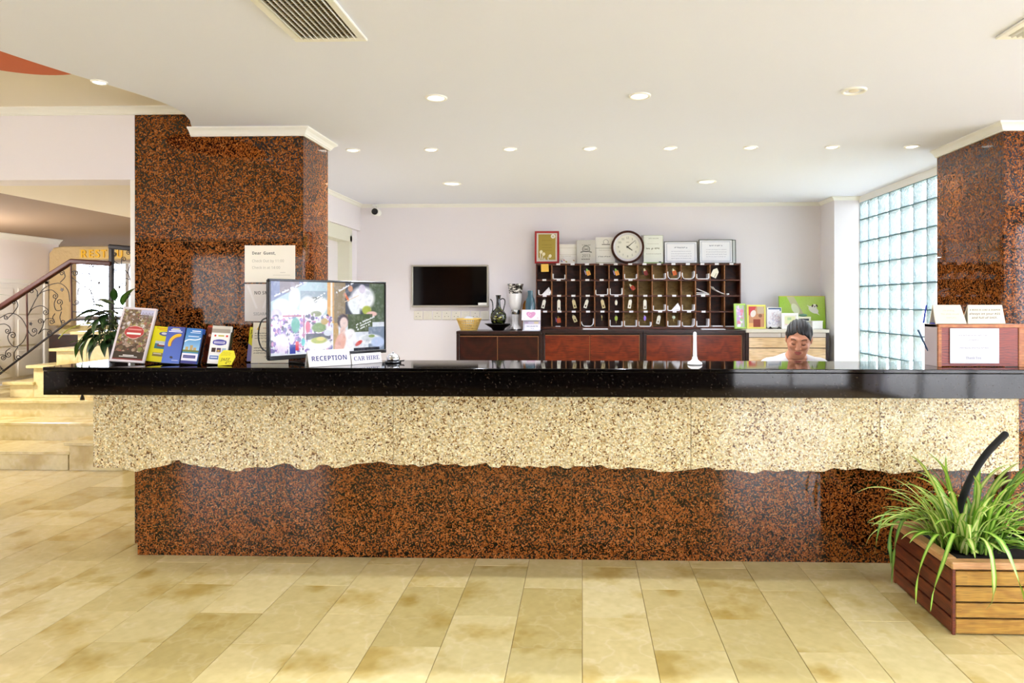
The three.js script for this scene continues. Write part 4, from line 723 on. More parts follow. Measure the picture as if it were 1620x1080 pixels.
// ───────────── on top of the rack ─────────────
const RT = RY0 + 0.6905;
function frameThing(name, label, x0, x1, y0, y1, z, t, bar, mat, artDraw, pw = 300, lean = -0.05, cat = 'frame', turn = 0) {
  const w = x1 - x0, h = y1 - y0, o = thing(name, label, cat, [(x0 + x1) / 2, y0, z], turn), b = new THREE.Group(); b.name = 'frame_body'; b.rotation.x = lean; o.add(b);
  part('frame', [box(-w / 2, w / 2, h - bar, h, -t / 2, t / 2, 0.001), box(-w / 2, w / 2, 0, bar, -t / 2, t / 2, 0.001), box(-w / 2, -w / 2 + bar, bar, h - bar, -t / 2, t / 2, 0.001), box(w / 2 - bar, w / 2, bar, h - bar, -t / 2, t / 2, 0.001)], mat, b);
  addSheet('picture', b, w - 2 * bar + 0.002, h - 2 * bar + 0.002, t * 0.6, printed(pw, Math.round(pw * (h - 2 * bar) / (w - 2 * bar)), artDraw, 0.5), 0, bar - 0.001, 0, M.matte);
  return o;
}
frameThing('picture_frame', 'red framed certificate in olive and white with tulips, left end of the rack', -0.505, -0.246, RT + 0.001, 2.242, -7.10, 0.02, 0.02, std({ color: srgb(166, 22, 26), roughness: 0.35 }), (x, w, h) => {
  x.fillStyle = '#d8d2c8'; x.fillRect(0, 0, w, h); x.fillStyle = '#ab943a'; x.fillRect(26, 20, w - 52, h - 46); x.fillStyle = '#efe9da'; x.beginPath(); x.arc(w - 62, 50, 32, 0, 7); x.fill(); x.fillStyle = '#c9c2ae'; x.beginPath(); x.arc(w - 62, 50, 15, 0, 7); x.fill();
  [110, 176, 216, 256].forEach((y, i) => scribble(x, 80, 220, y, 8, 610 + i, '#7d6a20'));
  x.strokeStyle = '#e6e2d4'; x.lineWidth = 12; for (const [a, b] of [[60, 300], [90, 330], [120, 360], [170, 350], [40, 360]]) { x.beginPath(); x.moveTo(a + 10, h - 30); x.quadraticCurveTo(a - 10, b + 40, a, b); x.stroke(); } x.fillStyle = '#efe6c8'; for (const [a, b] of [[66, 276], [104, 308], [196, 336]]) { x.beginPath(); x.ellipse(a, b, 22, 26, 0.4, 0, 7); x.fill(); }
});
const thinSheet = (label, x0, x1, y1, z, draw, bg = '#f6f3ec') => soloSheet('certificate', label, 'certificate', x1 - x0, y1 - RT, 0.004, printed(300, Math.round(300 * (y1 - RT) / (x1 - x0)), (x, w, h) => { x.fillStyle = bg; x.fillRect(0, 0, w, h); draw(x, w, h); }), [(x0 + x1) / 2, RT, z], [-0.06, 0, 0]);
thinSheet('plain white certificate with faint flowers between the red frame and the grey award', -0.243, -0.060, 2.105, -7.13, (x, w, h) => { x.fillStyle = '#c8c0b4'; x.fillRect(0, h * 0.18, w, 5); x.fillRect(0, h * 0.52, w, 4); scribble(x, 30, 200, h * 0.62, 9, 620, '#b9ad9c'); for (const [a, b, c] of [[40, 0.88, '#8a93b8'], [80, 0.82, '#d88c80'], [120, 0.9, '#c8b46a'], [250, 0.84, '#d8b088']]) { x.fillStyle = c; x.beginPath(); x.ellipse(a, h * b, 18, 11, 0.5, 0, 7); x.fill(); } });
thinSheet('grey award reading 2013 WINNER with a round laurel emblem, left of the clock', -0.058, 0.139, 2.146, -7.09, (x, w, h) => {
  x.fillStyle = '#55534f'; scribble(x, 84, 220, 84, 14, 630, '#77746e'); x.strokeStyle = '#3a3936'; x.lineWidth = 9; x.beginPath(); x.arc(150, 150, 58, 2.6, 6.8); x.stroke(); x.lineWidth = 5; x.beginPath(); x.arc(150, 150, 40, 0, 7); x.stroke(); x.fillRect(122, 138, 56, 22);
  x.fillStyle = '#23221f'; x.beginPath(); x.moveTo(56, 206); x.lineTo(110, 190); x.lineTo(190, 190); x.lineTo(244, 206); x.lineTo(236, 190); x.lineTo(180, 178); x.lineTo(120, 178); x.lineTo(64, 190); x.fill(); x.fillStyle = '#55524d'; x.font = '62px sans-serif'; x.fillText('2013', 82, 276); x.font = 'bold 34px sans-serif'; x.fillText('WINNER', 72, 322);
}, '#ccc8c1');
thinSheet('white certificate with a small laurel emblem, partly behind the clock', 0.142, 0.346, 2.179, -7.13, (x, w, h) => { x.strokeStyle = '#6a6862'; x.lineWidth = 5; x.beginPath(); x.arc(160, 74, 38, 2.4, 7.0); x.stroke(); x.fillStyle = '#7a7870'; x.fillRect(96, 108, 128, 12); x.fillRect(0, 168, w, 5); scribble(x, 50, 220, 206, 8, 640, '#a8a296'); scribble(x, 40, 230, 310, 20, 641, '#97938a'); x.fillStyle = '#8f9a6a'; x.fillRect(0, h - 16, w, 8); });
thinSheet('pale green-edged certificate standing right of the clock', 0.648, 0.856, 2.198, -7.11, (x, w, h) => { x.strokeStyle = '#b4baa4'; x.lineWidth = 5; x.strokeRect(4, 4, w - 8, h - 8); scribble(x, 80, 230, 54, 12, 650, '#a4a496'); scribble(x, 60, 240, 136, 8, 651, '#b8b6a8'); scribble(x, 40, 260, 214, 28, 652, '#8a8a78'); scribble(x, 40, 270, 290, 10, 653, '#a8a898'); x.fillStyle = '#8fae6c'; x.fillRect(0, h - 18, w, 18); x.fillStyle = '#4a5a5a'; x.fillRect(w - 70, h - 30, 40, 20); }, '#f0f2e8');
const certMat = std({ color: srgb(66, 78, 76), roughness: 0.4 });
const certDraw = (s) => (x, w, h) => { x.fillStyle = '#f2f2f8'; x.fillRect(0, 0, w, h); x.strokeStyle = '#a4a8bc'; x.lineWidth = 4; x.strokeRect(18, 14, w - 36, h - 28); scribble(x, 90, 220, 56, 12, s, '#8c8c9c'); for (let i = 0; i < 4; i++) scribble(x, 60, 250, 90 + i * 22, 7, s + i + 1, '#b8b8c6'); };
frameThing('framed_certificate', 'thin dark framed certificate, left of the two landscape ones on the rack', 0.866, 1.216, RT, 2.130, -7.11, 0.012, 0.007, certMat, certDraw(660));
frameThing('framed_certificate', 'thin dark framed certificate, right of the two landscape ones on the rack', 1.232, 1.585, RT, 2.149, -7.11, 0.012, 0.007, certMat, certDraw(670));
frameThing('framed_certificate', 'narrow empty frame showing behind the right end of the rightmost certificate', 1.40, 1.628, RT, 2.149, -7.15, 0.012, 0.007, certMat, (x, w, h) => { x.fillStyle = '#dcdedc'; x.fillRect(0, 0, w, h); });
{
  const o = thing('wall_clock', 'round wall clock with a dark brown rim standing on the rack', 'clock', [0.48, RT + 0.174, -7.12]); const R = 0.174;
  part('rim', lathe([[R * 0.86, 0], [R, 0], [R, 0.02], [R * 0.97, 0.035], [R * 0.90, 0.036], [R * 0.87, 0.026]], 64).rotateX(Math.PI / 2), M.handrail, o);
  part('inner_ring', lathe([[R * 0.74, 0.012], [R * 0.868, 0.022], [R * 0.868, 0.018], [R * 0.74, 0.006]], 64).rotateX(Math.PI / 2), std({ color: srgb(222, 219, 224), roughness: 0.3 }), o);
  const dial = printed(512, 512, (x) => { x.fillStyle = '#eeebdf'; x.fillRect(0, 0, 512, 512); x.fillStyle = '#6d685c'; x.font = '56px serif'; x.textAlign = 'center'; for (let i = 1; i <= 12; i++) { const a = i * Math.PI / 6; x.fillText(String(i), 256 + 192 * Math.sin(a), 276 - 192 * Math.cos(a)); } x.fillStyle = '#b0aa9a'; x.fillRect(226, 150, 60, 12); });
  const dg = new THREE.CircleGeometry(R * 0.75, 64); dg.translate(0, 0, 0.008); part('dial', [dg, cyl(R * 0.86, R * 0.86, 0.006, 48).rotateX(Math.PI / 2).translate(0, 0, 0.003)], dial, o);
  const hand = (len, w, a, name) => { const p = part(name, prism([[-w, -0.014], [w, -0.014], [w * 0.5, len], [-w * 0.5, len]], 0.002), M.matte, o); p.rotation.z = -a; p.position.z = 0.012; };
  hand(0.062, 0.005, 2.2, 'hour_hand'); hand(0.108, 0.0035, 0.86, 'minute_hand');
  part('pin', cyl(0.006, 0.006, 0.008, 14).rotateX(Math.PI / 2).translate(0, 0, 0.014), M.matte, o);
}

// ───────────── ornaments on the left cabinet ─────────────
const LT = CABTOP - 0.0115;
{
  const o = thing('basket', 'woven straw basket holding pale paper on the left end of the dark cabinet', 'basket', [-1.185, LT, -6.98]), straw = std({ color: srgb(226, 188, 104), roughness: 0.8 });
  for (let k = 0; k < 5; k++) { const r = 0.083 + 0.036 * k / 4; part('hoop', new THREE.TorusGeometry(r, 0.006, 6, 36).rotateX(Math.PI / 2).translate(0, 0.008 + 0.027 * k, 0), straw, o); }
  const st = []; for (let i = 0; i < 34; i++) { const a = i / 34 * 6.283; st.push(rod(V(0.08 * Math.cos(a), 0.002, 0.08 * Math.sin(a)), V(0.123 * Math.cos(a), 0.118, 0.123 * Math.sin(a)), 0.006, 5)); }
  part('stakes', st, straw, o).userData.kind = 'stuff';
  part('rim', new THREE.TorusGeometry(0.123, 0.009, 8, 40).rotateX(Math.PI / 2).translate(0, 0.118, 0), straw, o);
  part('bottom', cyl(0.08, 0.08, 0.006, 30, 0, 0.004, 0), straw, o);
  solo('crumpled_paper', 'pale crumpled paper lying in the straw basket', 'paper', metre(flat(new ConvexGeometry([[-0.07, 0.06, 0], [0.06, 0.07, 0.02], [-0.02, 0.15, 0.01], [0.03, 0.142, -0.02], [0, 0.06, 0.06], [0, 0.08, -0.06], [-0.05, 0.125, 0.03], [0.055, 0.12, 0.03], [0, 0.012, 0]].map((p) => V(-1.185 + p[0], LT + p[1], -6.98 + p[2]))))), std({ color: srgb(206, 210, 220), roughness: 0.8 }));
}
{
  const glaze = phys({ map: granite(81, 256, 26, [[60, [8, 8, 8]], [18, [74, 84, 30]], [12, [150, 148, 70]], [10, [30, 34, 20]]], 0.5, 1.2), roughness: 0.12, clearcoat: 0.8 }), blackGlaze = phys({ color: srgb(8, 8, 8), roughness: 0.12, clearcoat: 0.6 });
  const o = thing('ewer', 'black and olive glazed ewer with a tall neck, thin spout and handle', 'ewer', [-0.873, LT + 0.034, -6.95]);
  part('body', lathe([[0, 0.02], [0.05, 0.02], [0.075, 0.055], [0.086, 0.1], [0.08, 0.14], [0.058, 0.17], [0.035, 0.19], [0.025, 0.21]], 40), glaze, o);
  part('foot', lathe([[0, 0], [0.05, 0], [0.052, 0.006], [0.04, 0.02], [0, 0.021]], 32), blackGlaze, o);
  part('neck', lathe([[0.026, 0.208], [0.022, 0.25], [0.021, 0.29], [0.024, 0.32], [0.03, 0.334], [0.026, 0.334], [0.018, 0.31], [0.018, 0.21]], 28), blackGlaze, o);
  part('handle', tube([V(0.022, 0.285, 0), V(0.04, 0.298, 0), V(0.064, 0.288, 0), V(0.068, 0.25, 0), V(0.058, 0.205, 0), V(0.05, 0.172, 0)], 0.0055, 30, 8), blackGlaze, o);
  part('spout', tube([V(-0.066, 0.155, 0), V(-0.058, 0.19, 0), V(-0.058, 0.23, 0), V(-0.068, 0.275, 0), V(-0.084, 0.292, 0)], 0.0055, 30, 8), blackGlaze, o);
  const d = thing('dish', 'black shallow dish with a wide flared rim, under the glazed ewer', 'dish', [-0.873, LT, -6.95]);
  part('bowl', lathe([[0, 0], [0.06, 0], [0.062, 0.008], [0.075, 0.026], [0.115, 0.05], [0.146, 0.07], [0.14, 0.074], [0.11, 0.055], [0.07, 0.034], [0, 0.033]], 44), blackGlaze, d);
}
{
  const o = thing('vase', 'tall white vase with a black and silver patterned top and chrome band', 'vase', [-0.708, LT, -7.09]);
  const white = phys({ color: srgb(238, 234, 232), roughness: 0.15, clearcoat: 0.5 }), pat = phys({ map: granite(83, 256, 15, [[45, [226, 220, 212]], [35, [32, 28, 30]], [20, [120, 112, 108]]], 1, 0.2), roughness: 0.2 });
  part('stem', lathe([[0, 0], [0.066, 0], [0.068, 0.012], [0.052, 0.035], [0.036, 0.06], [0.036, 0.1], [0.044, 0.15], [0.046, 0.166]], 40), white, o);
  part('foot_band', lathe([[0.0665, -0.0002], [0.0695, 0.002], [0.0695, 0.012], [0.068, 0.0125]], 40), M.steel, o);
  part('band', lathe([[0.046, 0.166], [0.051, 0.17], [0.053, 0.188], [0.05, 0.208], [0.046, 0.213]], 40), M.steel, o);
  part('body', lathe([[0.046, 0.213], [0.06, 0.24], [0.069, 0.28], [0.072, 0.34], [0.07, 0.385]], 40), white, o);
  part('top', lathe([[0.07, 0.385], [0.072, 0.42], [0.078, 0.455], [0.086, 0.488], [0.082, 0.488], [0.072, 0.45], [0.064, 0.38]], 40), pat, o);
}
solo('bottle', 'rounded orange glass bottle half hidden behind the white vase', 'bottle', lathe([[0, 0], [0.034, 0], [0.036, 0.02], [0.036, 0.22], [0.03, 0.27], [0.018, 0.3], [0.014, 0.31], [0, 0.312]], 28).translate(-0.606, LT, -7.165), phys({ color: srgb(196, 122, 32), roughness: 0.2 }));
solo('bottle', 'blue-green glass bottle with a slim neck beside the pigeonhole rack', 'bottle', lathe([[0, 0], [0.046, 0], [0.05, 0.02], [0.053, 0.2], [0.052, 0.27], [0.044, 0.32], [0.03, 0.355], [0.026, 0.38], [0.029, 0.415], [0.024, 0.415], [0.02, 0.38], [0, 0.36]], 32).translate(-0.545, LT, -7.02), phys({ color: srgb(52, 92, 108), roughness: 0.1, clearcoat: 0.6 }));
{
  const o = thing('card_stand', 'clear stand of white visiting cards topped by a pink heart card', 'stand', [-0.527, LT, -6.90]);
  const clear = phys({ color: srgb(220, 220, 230), roughness: 0.15 });
  part('stand_body', [box(-0.088, 0.095, 0, 0.008, -0.03, 0.045, 0.001), box(-0.088, 0.095, 0.008, 0.11, -0.03, -0.025, 0.001)], clear, o);
  addSheet('name_card', o, 0.165, 0.09, 0.006, printed(330, 180, (x) => { x.fillStyle = '#ece8f0'; x.fillRect(0, 0, 330, 180); x.fillStyle = '#c8bcd4'; x.fillRect(0, 0, 330, 60); x.fillStyle = '#b4a0b8'; x.fillRect(20, 10, 60, 40); x.fillStyle = '#d8c8a0'; x.fillRect(200, 12, 90, 40); scribble(x, 50, 280, 110, 20, 690, '#7a7c9c'); scribble(x, 130, 200, 156, 14, 691, '#8a8cac'); }), 0.012, 0.008, 0.0).rotation.x = -0.12;
  addSheet('heart_card', o, 0.195, 0.108, 0.004, printed(390, 216, (x) => { x.fillStyle = '#efe9f2'; x.fillRect(0, 0, 390, 216); x.fillStyle = '#d89ac8'; x.beginPath(); x.moveTo(190, 176); x.bezierCurveTo(40, 100, 90, 10, 190, 56); x.bezierCurveTo(290, 10, 340, 100, 190, 176); x.fill(); x.strokeStyle = '#f0c8e2'; x.lineWidth = 10; x.beginPath(); x.arc(160, 90, 24, 0, 5); x.stroke(); x.fillStyle = '#e4c8d0'; x.beginPath(); x.arc(330, 170, 12, 0, 7); x.arc(60, 176, 10, 0, 7); x.fill(); }), 0.0, 0.108, 0.006).rotation.x = -0.08;
  part('card_clip', box(-0.02, 0.02, 0.1, 0.13, -0.006, 0.0, 0.001), clear, o);
}

// ───────────── pictures on the right cabinet ─────────────
const PT = CABTOP + 0.0085;
const lime = std({ color: srgb(172, 206, 96), roughness: 0.4 }), yellowF = std({ color: srgb(232, 224, 110), roughness: 0.4 });
frameThing('picture_frame', 'narrow lime green picture frame with pink flowers at the end of the rack', 1.57, 1.70, PT, 1.473, -6.98, 0.02, 0.018, lime, (x, w, h) => { x.fillStyle = '#b9b4bc'; x.fillRect(0, 0, w, h); const r = rng(701); for (let i = 0; i < 40; i++) { x.fillStyle = ['#e6c8e0', '#d8889c', '#f0e6f2', '#a8c48c', '#c8a0d0'][i % 5]; x.beginPath(); x.arc(w * (0.3 + 0.4 * r()), h * r(), 10 + 30 * r(), 0, 7); x.fill(); } }, 160, -0.08, 'frame', 0.25);
frameThing('picture_frame', 'yellow picture frame with a red and white family photo, left on the pale cabinet', 1.702, 1.895, PT, 1.46, -6.98, 0.02, 0.017, yellowF, (x, w, h) => { x.fillStyle = '#c9906a'; x.fillRect(0, 0, w, h); x.fillStyle = '#c8444a'; x.beginPath(); x.moveTo(0, 0); x.lineTo(w * 0.5, 0); x.lineTo(w * 0.2, h * 0.5); x.lineTo(0, h * 0.4); x.fill(); x.fillStyle = '#e8dcd6'; x.beginPath(); x.ellipse(w * 0.3, h * 0.35, 50, 70, 0.4, 0, 7); x.fill(); x.fillStyle = '#c8b096'; x.fillRect(w * 0.55, 0, w * 0.45, h * 0.35); x.fillStyle = '#8a5a40'; x.beginPath(); x.arc(w * 0.75, h * 0.45, 34, 0, 7); x.fill(); x.fillStyle = '#8c3a28'; x.fillRect(w * 0.3, h * 0.62, w * 0.45, h * 0.38); x.fillStyle = '#e8b070'; x.fillRect(0, h * 0.8, w * 0.3, h * 0.2); });
{
  const o = frameThing('photo_collage', 'white photo collage with a blue top edge and black feet', 1.905, 2.055, PT + 0.012, 1.434, -6.97, 0.014, 0.006, M.trim, (x, w, h) => { x.fillStyle = '#e6e2e8'; x.fillRect(0, 0, w, h); x.fillStyle = '#46608c'; x.fillRect(20, 0, w - 20, 34); x.fillRect(w - 30, 0, 30, 70); const r = rng(711); for (let i = 0; i < 24; i++) { x.strokeStyle = ['#c8a8b8', '#a8a4c8', '#d8c4c8', '#b8b0c0'][i % 4]; x.lineWidth = 8; x.beginPath(); x.arc(w * (0.15 + 0.7 * r()), h * (0.25 + 0.65 * r()), 14 + 26 * r(), 0, 5); x.stroke(); } });
  for (const x of [-0.045, 0.045]) part('foot', prism([[x - 0.026, -0.0115], [x + 0.026, -0.0115], [x, 0.012]], 0.02, 0.002), M.plastic, o);
}
frameThing('picture_frame', 'small white picture frame with a pastel print, left behind the receptionist', 2.042, 2.212, PT, 1.376, -6.93, 0.018, 0.02, M.trim, (x, w, h) => { x.fillStyle = '#e8e2dc'; x.fillRect(0, 0, w, h); x.fillStyle = '#d8d8a8'; x.fillRect(30, 30, w - 60, h - 100); x.fillStyle = '#e8b0bc'; x.fillRect(40, h - 70, 50, 20); x.fillStyle = '#b8b0d0'; x.fillRect(120, h - 80, 60, 40); x.fillStyle = '#a8c090'; x.fillRect(90, 60, 90, 60); });
{
  const o = thing('small_box', 'small cream carton with a dark label strip, just behind the receptionist', 'box', [2.275, PT, -6.96]);
  part('carton', rbox(0.13, 0.125, 0.06, 0.003).translate(0, 0.0625, 0), std({ color: srgb(216, 214, 190), roughness: 0.7 }), o);
  part('label_strip', box(-0.045, 0.045, 0.085, 0.106, 0.0302, 0.031), std({ color: srgb(58, 60, 72), roughness: 0.5 }), o);
}
solo('leaf_ornament', 'dark green leaf shaped ornament lying on top of the cream carton', 'ornament', lathe([[0, 0], [0.024, 0.004], [0.036, 0.014], [0.024, 0.026], [0, 0.03]], 14).scale(1.3, 1, 0.6).translate(2.27, PT + 0.1255, -6.96), std({ color: srgb(92, 132, 112), roughness: 0.5 }));
{
  const o = thing('paper_cup', 'small plain white square pot right of the seated receptionist', 'pot', [2.395, PT, -6.93]);
  part('pot', rbox(0.105, 0.08, 0.07, 0.004).translate(0, 0.04, 0), M.trim, o); part('rim', box(-0.056, 0.056, 0.076, 0.084, -0.038, 0.038, 0.002), M.trim, o);
}
soloSheet('canvas_picture', 'bright green canvas picture of a small white dog on grass in the right corner', 'picture', 0.47, 0.34, 0.022, printed(940, 680, (x) => {
  const g = x.createLinearGradient(0, 0, 940, 680); g.addColorStop(0, '#a2cc40'); g.addColorStop(0.5, '#c2dc78'); g.addColorStop(1, '#98c834'); x.fillStyle = g; x.fillRect(0, 0, 940, 680);
  const r = rng(720); for (let i = 0; i < 500; i++) { x.strokeStyle = r() < 0.5 ? 'rgba(200,226,110,.35)' : 'rgba(96,150,20,.3)'; x.lineWidth = 3; const a = r() * 940, b = r() * 680; x.beginPath(); x.moveTo(a, b); x.lineTo(a + 10 - 20 * r(), b - 26); x.stroke(); }
  x.fillStyle = '#c4c09a'; x.beginPath(); x.moveTo(150, 0); x.lineTo(300, 0); x.lineTo(520, 420); x.lineTo(360, 420); x.fill(); x.fillStyle = '#dfe2c2'; x.beginPath(); x.ellipse(330, 270, 70, 120, -0.5, 0, 7); x.fill();
  x.fillStyle = '#efeee4'; x.beginPath(); x.ellipse(700, 290, 110, 66, 0.55, 0, 7); x.fill(); x.beginPath(); x.moveTo(760, 320); x.lineTo(830, 410); x.lineTo(740, 360); x.fill(); x.beginPath(); x.moveTo(620, 240); x.lineTo(560, 190); x.lineTo(640, 220); x.fill(); x.beginPath(); x.ellipse(724, 214, 54, 44, 0, 0, 7); x.fill();
  x.fillStyle = '#4c443a'; x.beginPath(); x.ellipse(682, 206, 16, 30, 0.4, 0, 7); x.ellipse(770, 206, 16, 30, -0.4, 0, 7); x.fill(); x.beginPath(); x.arc(710, 212, 6, 0, 7); x.arc(738, 212, 6, 0, 7); x.arc(724, 232, 8, 0, 7); x.fill();
  x.fillStyle = '#d8c85a'; x.fillRect(0, 0, 940, 14);
}), [2.296, PT, -7.06], [-0.1, -0.04, 0], undefined, std({ color: srgb(150, 190, 60), roughness: 0.7 }));

// ───────────── left: stairs, railing, restaurant ─────────────
{
  const o = thing('staircase', 'cream marble staircase at the left, three wide steps then a flight rising to the right', 'stairs');
  const mr = M.marble[0][0], mt = M.marble[2][0];
  const tread = (x0, x1, y, z0, z1) => part('tread', metre(box(x0, x1, y - 0.03, y, z0, z1, 0.004), x0, y * 3), mt, o);
  const riser = (x0, x1, y0, y1, z0, z1) => part('riser', metre(box(x0, x1, y0, y1, z0, z1, 0.001), x0 + y1, z0), mr, o);
  // three wide steps going away from the hall
  riser(-6.88, -4.555, 0, 0.139, -6.25, -5.81); tread(-6.88, -4.52, 0.169, -6.25, -5.785);
  riser(-6.88, -2.605, 0, 0.312, -6.56, -6.252); tread(-6.88, -2.605, 0.342, -6.56, -6.225);
  riser(-6.88, -2.605, 0, 0.476, -6.74, -6.562); tread(-6.88, -2.605, 0.506, -8.9, -6.535);
  part('end_block', metre(box(-4.53, -4.05, 0, 0.222, -6.20, -5.79, 0.002), 0.2, 0.4), mr, o); part('block_cap', box(-4.565, -4.03, 0.222, 0.252, -6.22, -5.77, 0.004), mt, o);
  // flight rising to the right
  const xs = [-5.905, -5.655, -5.415, -5.19], ys = [0.666, 0.838, 1.012, 1.185];
  xs.forEach((x, i) => { riser(x, i < 3 ? xs[i + 1] - 0.001   : -2.605, i ? 0.507 : 0.507, ys[i] - 0.03, -8.0, -6.75); tread(x - 0.06, i < 3 ? xs[i + 1] + 0.02   : -2.605, ys[i], -8.0, -6.72); });
  part('landing', box(-5.15, -2.605, 1.0, 1.18, -8.6, -8.01), mt, o);
}
solo('wooden_plinth', 'dark brown wooden plinth behind the stair treads', 'plinth', [box(-6.53, -5.2, 0.507, 1.09, -8.32, -8.02, 0.005)], M.darkwood);
// wrought iron railing: drawn on its own sheet of 4.5 units per 6.9 mm, standing at z = -6.95
{
  const o = thing('stair_railing', 'black wrought iron stair railing with scrolls and a brown wooden handrail', 'railing', [0, 0, 0]);
  const Z = -6.95, Q = (x, y) => V(-6.19 + x / 4.5 * 0.00685, 1.48 + (99 - y / 4.5) * 0.00672, Z);
  const rail = (pts, w, h, mat, name) => { const g = []; for (let i = 0; i < pts.length - 1; i++) { const a = Q(...pts[i]), b = Q(...pts[i + 1]), d = b.clone().sub(a), q = new THREE.Quaternion().setFromUnitVectors(V(1, 0, 0), d.clone().normalize()); const bx = rbox(d.length() + h * 0.5, h, w, Math.min(w, h) * 0.3).applyQuaternion(q); const c = a.add(b).multiplyScalar(0.5); g.push(bx.translate(c.x, c.y, c.z)); } return part(name, g, mat, o); };
  rail([[-320, 620], [0, 478], [515, 150], [795, 168]], 0.06, 0.052, M.handrail, 'handrail');
  rail([[790, 48], [1000, 66]], 0.06, 0.05, M.iron, 'handrail');
  rail([[-320, 1160], [0, 950], [508, 565], [700, 562]], 0.016, 0.02, M.iron, 'bottom_rail');
  rail([[795, 483], [1000, 483]], 0.014, 0.016, M.iron, 'bottom_rail');
  rail([[510, 508], [680, 512]], 0.008, 0.008, M.iron, 'thin_rail');
  part('newel_post', (() => { const a = Q(795, 40), b = Q(795, 590); return box(a.x - 0.02, a.x + 0.02, 1.186, a.y, Z - 0.02, Z + 0.02, 0.004); })(), M.iron, o);
  for (const [x, y0, y1] of [[192, 380, 800], [507, 170, 565]]) part('baluster', rod(Q(x, y0), Q(x + 8, y1), 0.0085), M.rust, o);
  part('baluster', rod(Q(-140, 560), Q(-132, 1020), 0.0085), M.rust, o);
  const spiral = (cx, cy, r, a0, dir, turns = 1.35) => { const l = []; for (let i = 0; i <= 18; i++) { const t = i / 18, rr = r * (1 - 0.78 * t), a = a0 + dir * t * turns * 6.283; l.push([cx + rr * Math.cos(a), cy + rr * Math.sin(a)]); } return l; };
  const scroll = (pts, sp) => { let l = pts; if (sp) l = [...pts, ...spiral(...sp)]; part('scroll', tube(l.map(([x, y]) => Q(x, y)), 0.0042, l.length * 3, 5), M.iron, o); };
  const K = 4.5 / 4.91, A = (s) => s.split(' ').map((p) => p.split(',').map(Number)).map(([x, y]) => [x * K, 90 + y * K]), SP = (cx, cy, r, a, d) => [cx * K, 90 + cy * K, r * K, a, d];
  scroll(A('0,505 80,468 150,490 205,570 210,620 180,690 120,730 80,700 62,650 76,622'), SP(100, 640, 28, 3.6, 1));
  scroll(A('0,555 40,552 76,575 84,600'), SP(60, 605, 22, 0, 1));
  scroll(A('110,460 140,410 128,372'), SP(112, 385, 16, -0.8, -1)); scroll(A('110,462 80,490 60,510'), SP(48, 500, 18, 0.6, 1));
  scroll(A('140,730 112,780 120,830'), SP(142, 812, 24, 2.6, -1)); scroll(A('80,740 48,765 44,790'), SP(68, 788, 24, 3.2, -1)); scroll(A('-20,800 20,790 44,800'), SP(26, 812, 20, 0, 1)); scroll(A('-40,860 -10,870 10,890'), SP(4, 905, 20, 0, 1));
  scroll(A('212,500 248,425 290,345 345,275 400,245 475,238 530,290 545,380')); scroll(A('290,340 292,300 268,276'), SP(250, 296, 20, -0.8, -1)); scroll(A('292,332 335,302 405,288 440,315'), SP(430, 335, 22, -0.6, 1));
  scroll(A('215,490 258,432 325,410 372,438'), SP(356, 460, 24, -0.5, 1)); scroll(A('440,350 424,395 440,445 480,440'), SP(464, 382, 26, 1.2, -1));
  scroll(A('212,570 228,618 258,645 288,622'), SP(268, 604, 22, 0.6, -1)); scroll(A('300,628 330,580 340,545'), SP(316, 532, 24, 0.4, -1)); scroll(A('340,545 362,512 400,508'), SP(404, 532, 22, -1.4, 1)); scroll(A('300,628 345,592 385,598'), SP(385, 618, 20, -1.5, 1));
  scroll(A('480,455 468,500 480,550'), SP(490, 536, 20, 2.2, -1)); scroll(A('430,470 412,500 428,540')); scroll(A('470,230 508,185 500,150'), SP(484, 158, 20, -0.4, -1));
  const K2 = 4.5 / 5.14, A2 = (s) => s.split(' ').map((p) => p.split(',').map(Number)).map(([x, y]) => [405 + x * K2, y * K2]), S2 = (cx, cy, r, a, d) => [405 + cx * K2, cy * K2, r * K2, a, d];
  scroll(A2('265,190 268,280 285,340 280,420 300,490 360,550')); scroll(A2('285,330 320,275 372,262 430,300')); scroll(A2('268,280 250,258 236,256'), S2(228, 275, 22, -1.2, -1)); scroll(A2('124,262 136,250 158,250'), S2(150, 268, 22, -0.6, 1)); scroll(A2('268,200 300,190 298,215'), S2(285, 214, 16, 0.2, 1));
  scroll(A2('122,300 195,358 262,395 300,468 292,550 240,585 180,580')); scroll(A2('172,445 178,398 225,378 275,400')); scroll(A2('350,350 372,362 392,366'), S2(398, 348, 20, 1.5, -1)); scroll(A2('300,430 318,430 346,424'), S2(334, 402, 20, 0.9, -1)); scroll(A2('320,495 345,498 360,480'), S2(345, 478, 18, 0.2, -1)); scroll(A2('130,520 150,525 176,516'), S2(162, 505, 18, 0.4, -1));
  scroll(A2('606,150 598,200 580,260 605,350 592,450 530,500 462,484')); scroll(A2('466,170 528,212 580,272')); scroll(A2('560,230 530,200 528,160'), S2(546, 156, 20, 3.2, 1)); scroll(A2('600,170 604,120 590,90'), S2(584, 104, 18, -1.2, -1)); scroll(A2('530,330 560,310 590,320')); scroll(A2('515,372 545,378 562,360'), S2(546, 350, 20, 0.4, -1)); scroll(A2('466,262 482,258 484,246'), S2(472, 244, 13, 0.2, -1)); scroll(A2('466,130 480,128 486,116'), S2(474, 114, 13, 0.2, -1)); scroll(A2('466,440 480,440 488,420'), S2(473, 418, 16, 0.2, -1));
  const leafShape = []; for (let i = 0; i < 10; i++) { const a = i / 10 * 6.283, r = i % 2 ? 0.011 : 0.024; leafShape.push([r * Math.cos(a), r * Math.sin(a)]); }
  const lg = prism(leafShape, 0.006, -0.003, 0.001);
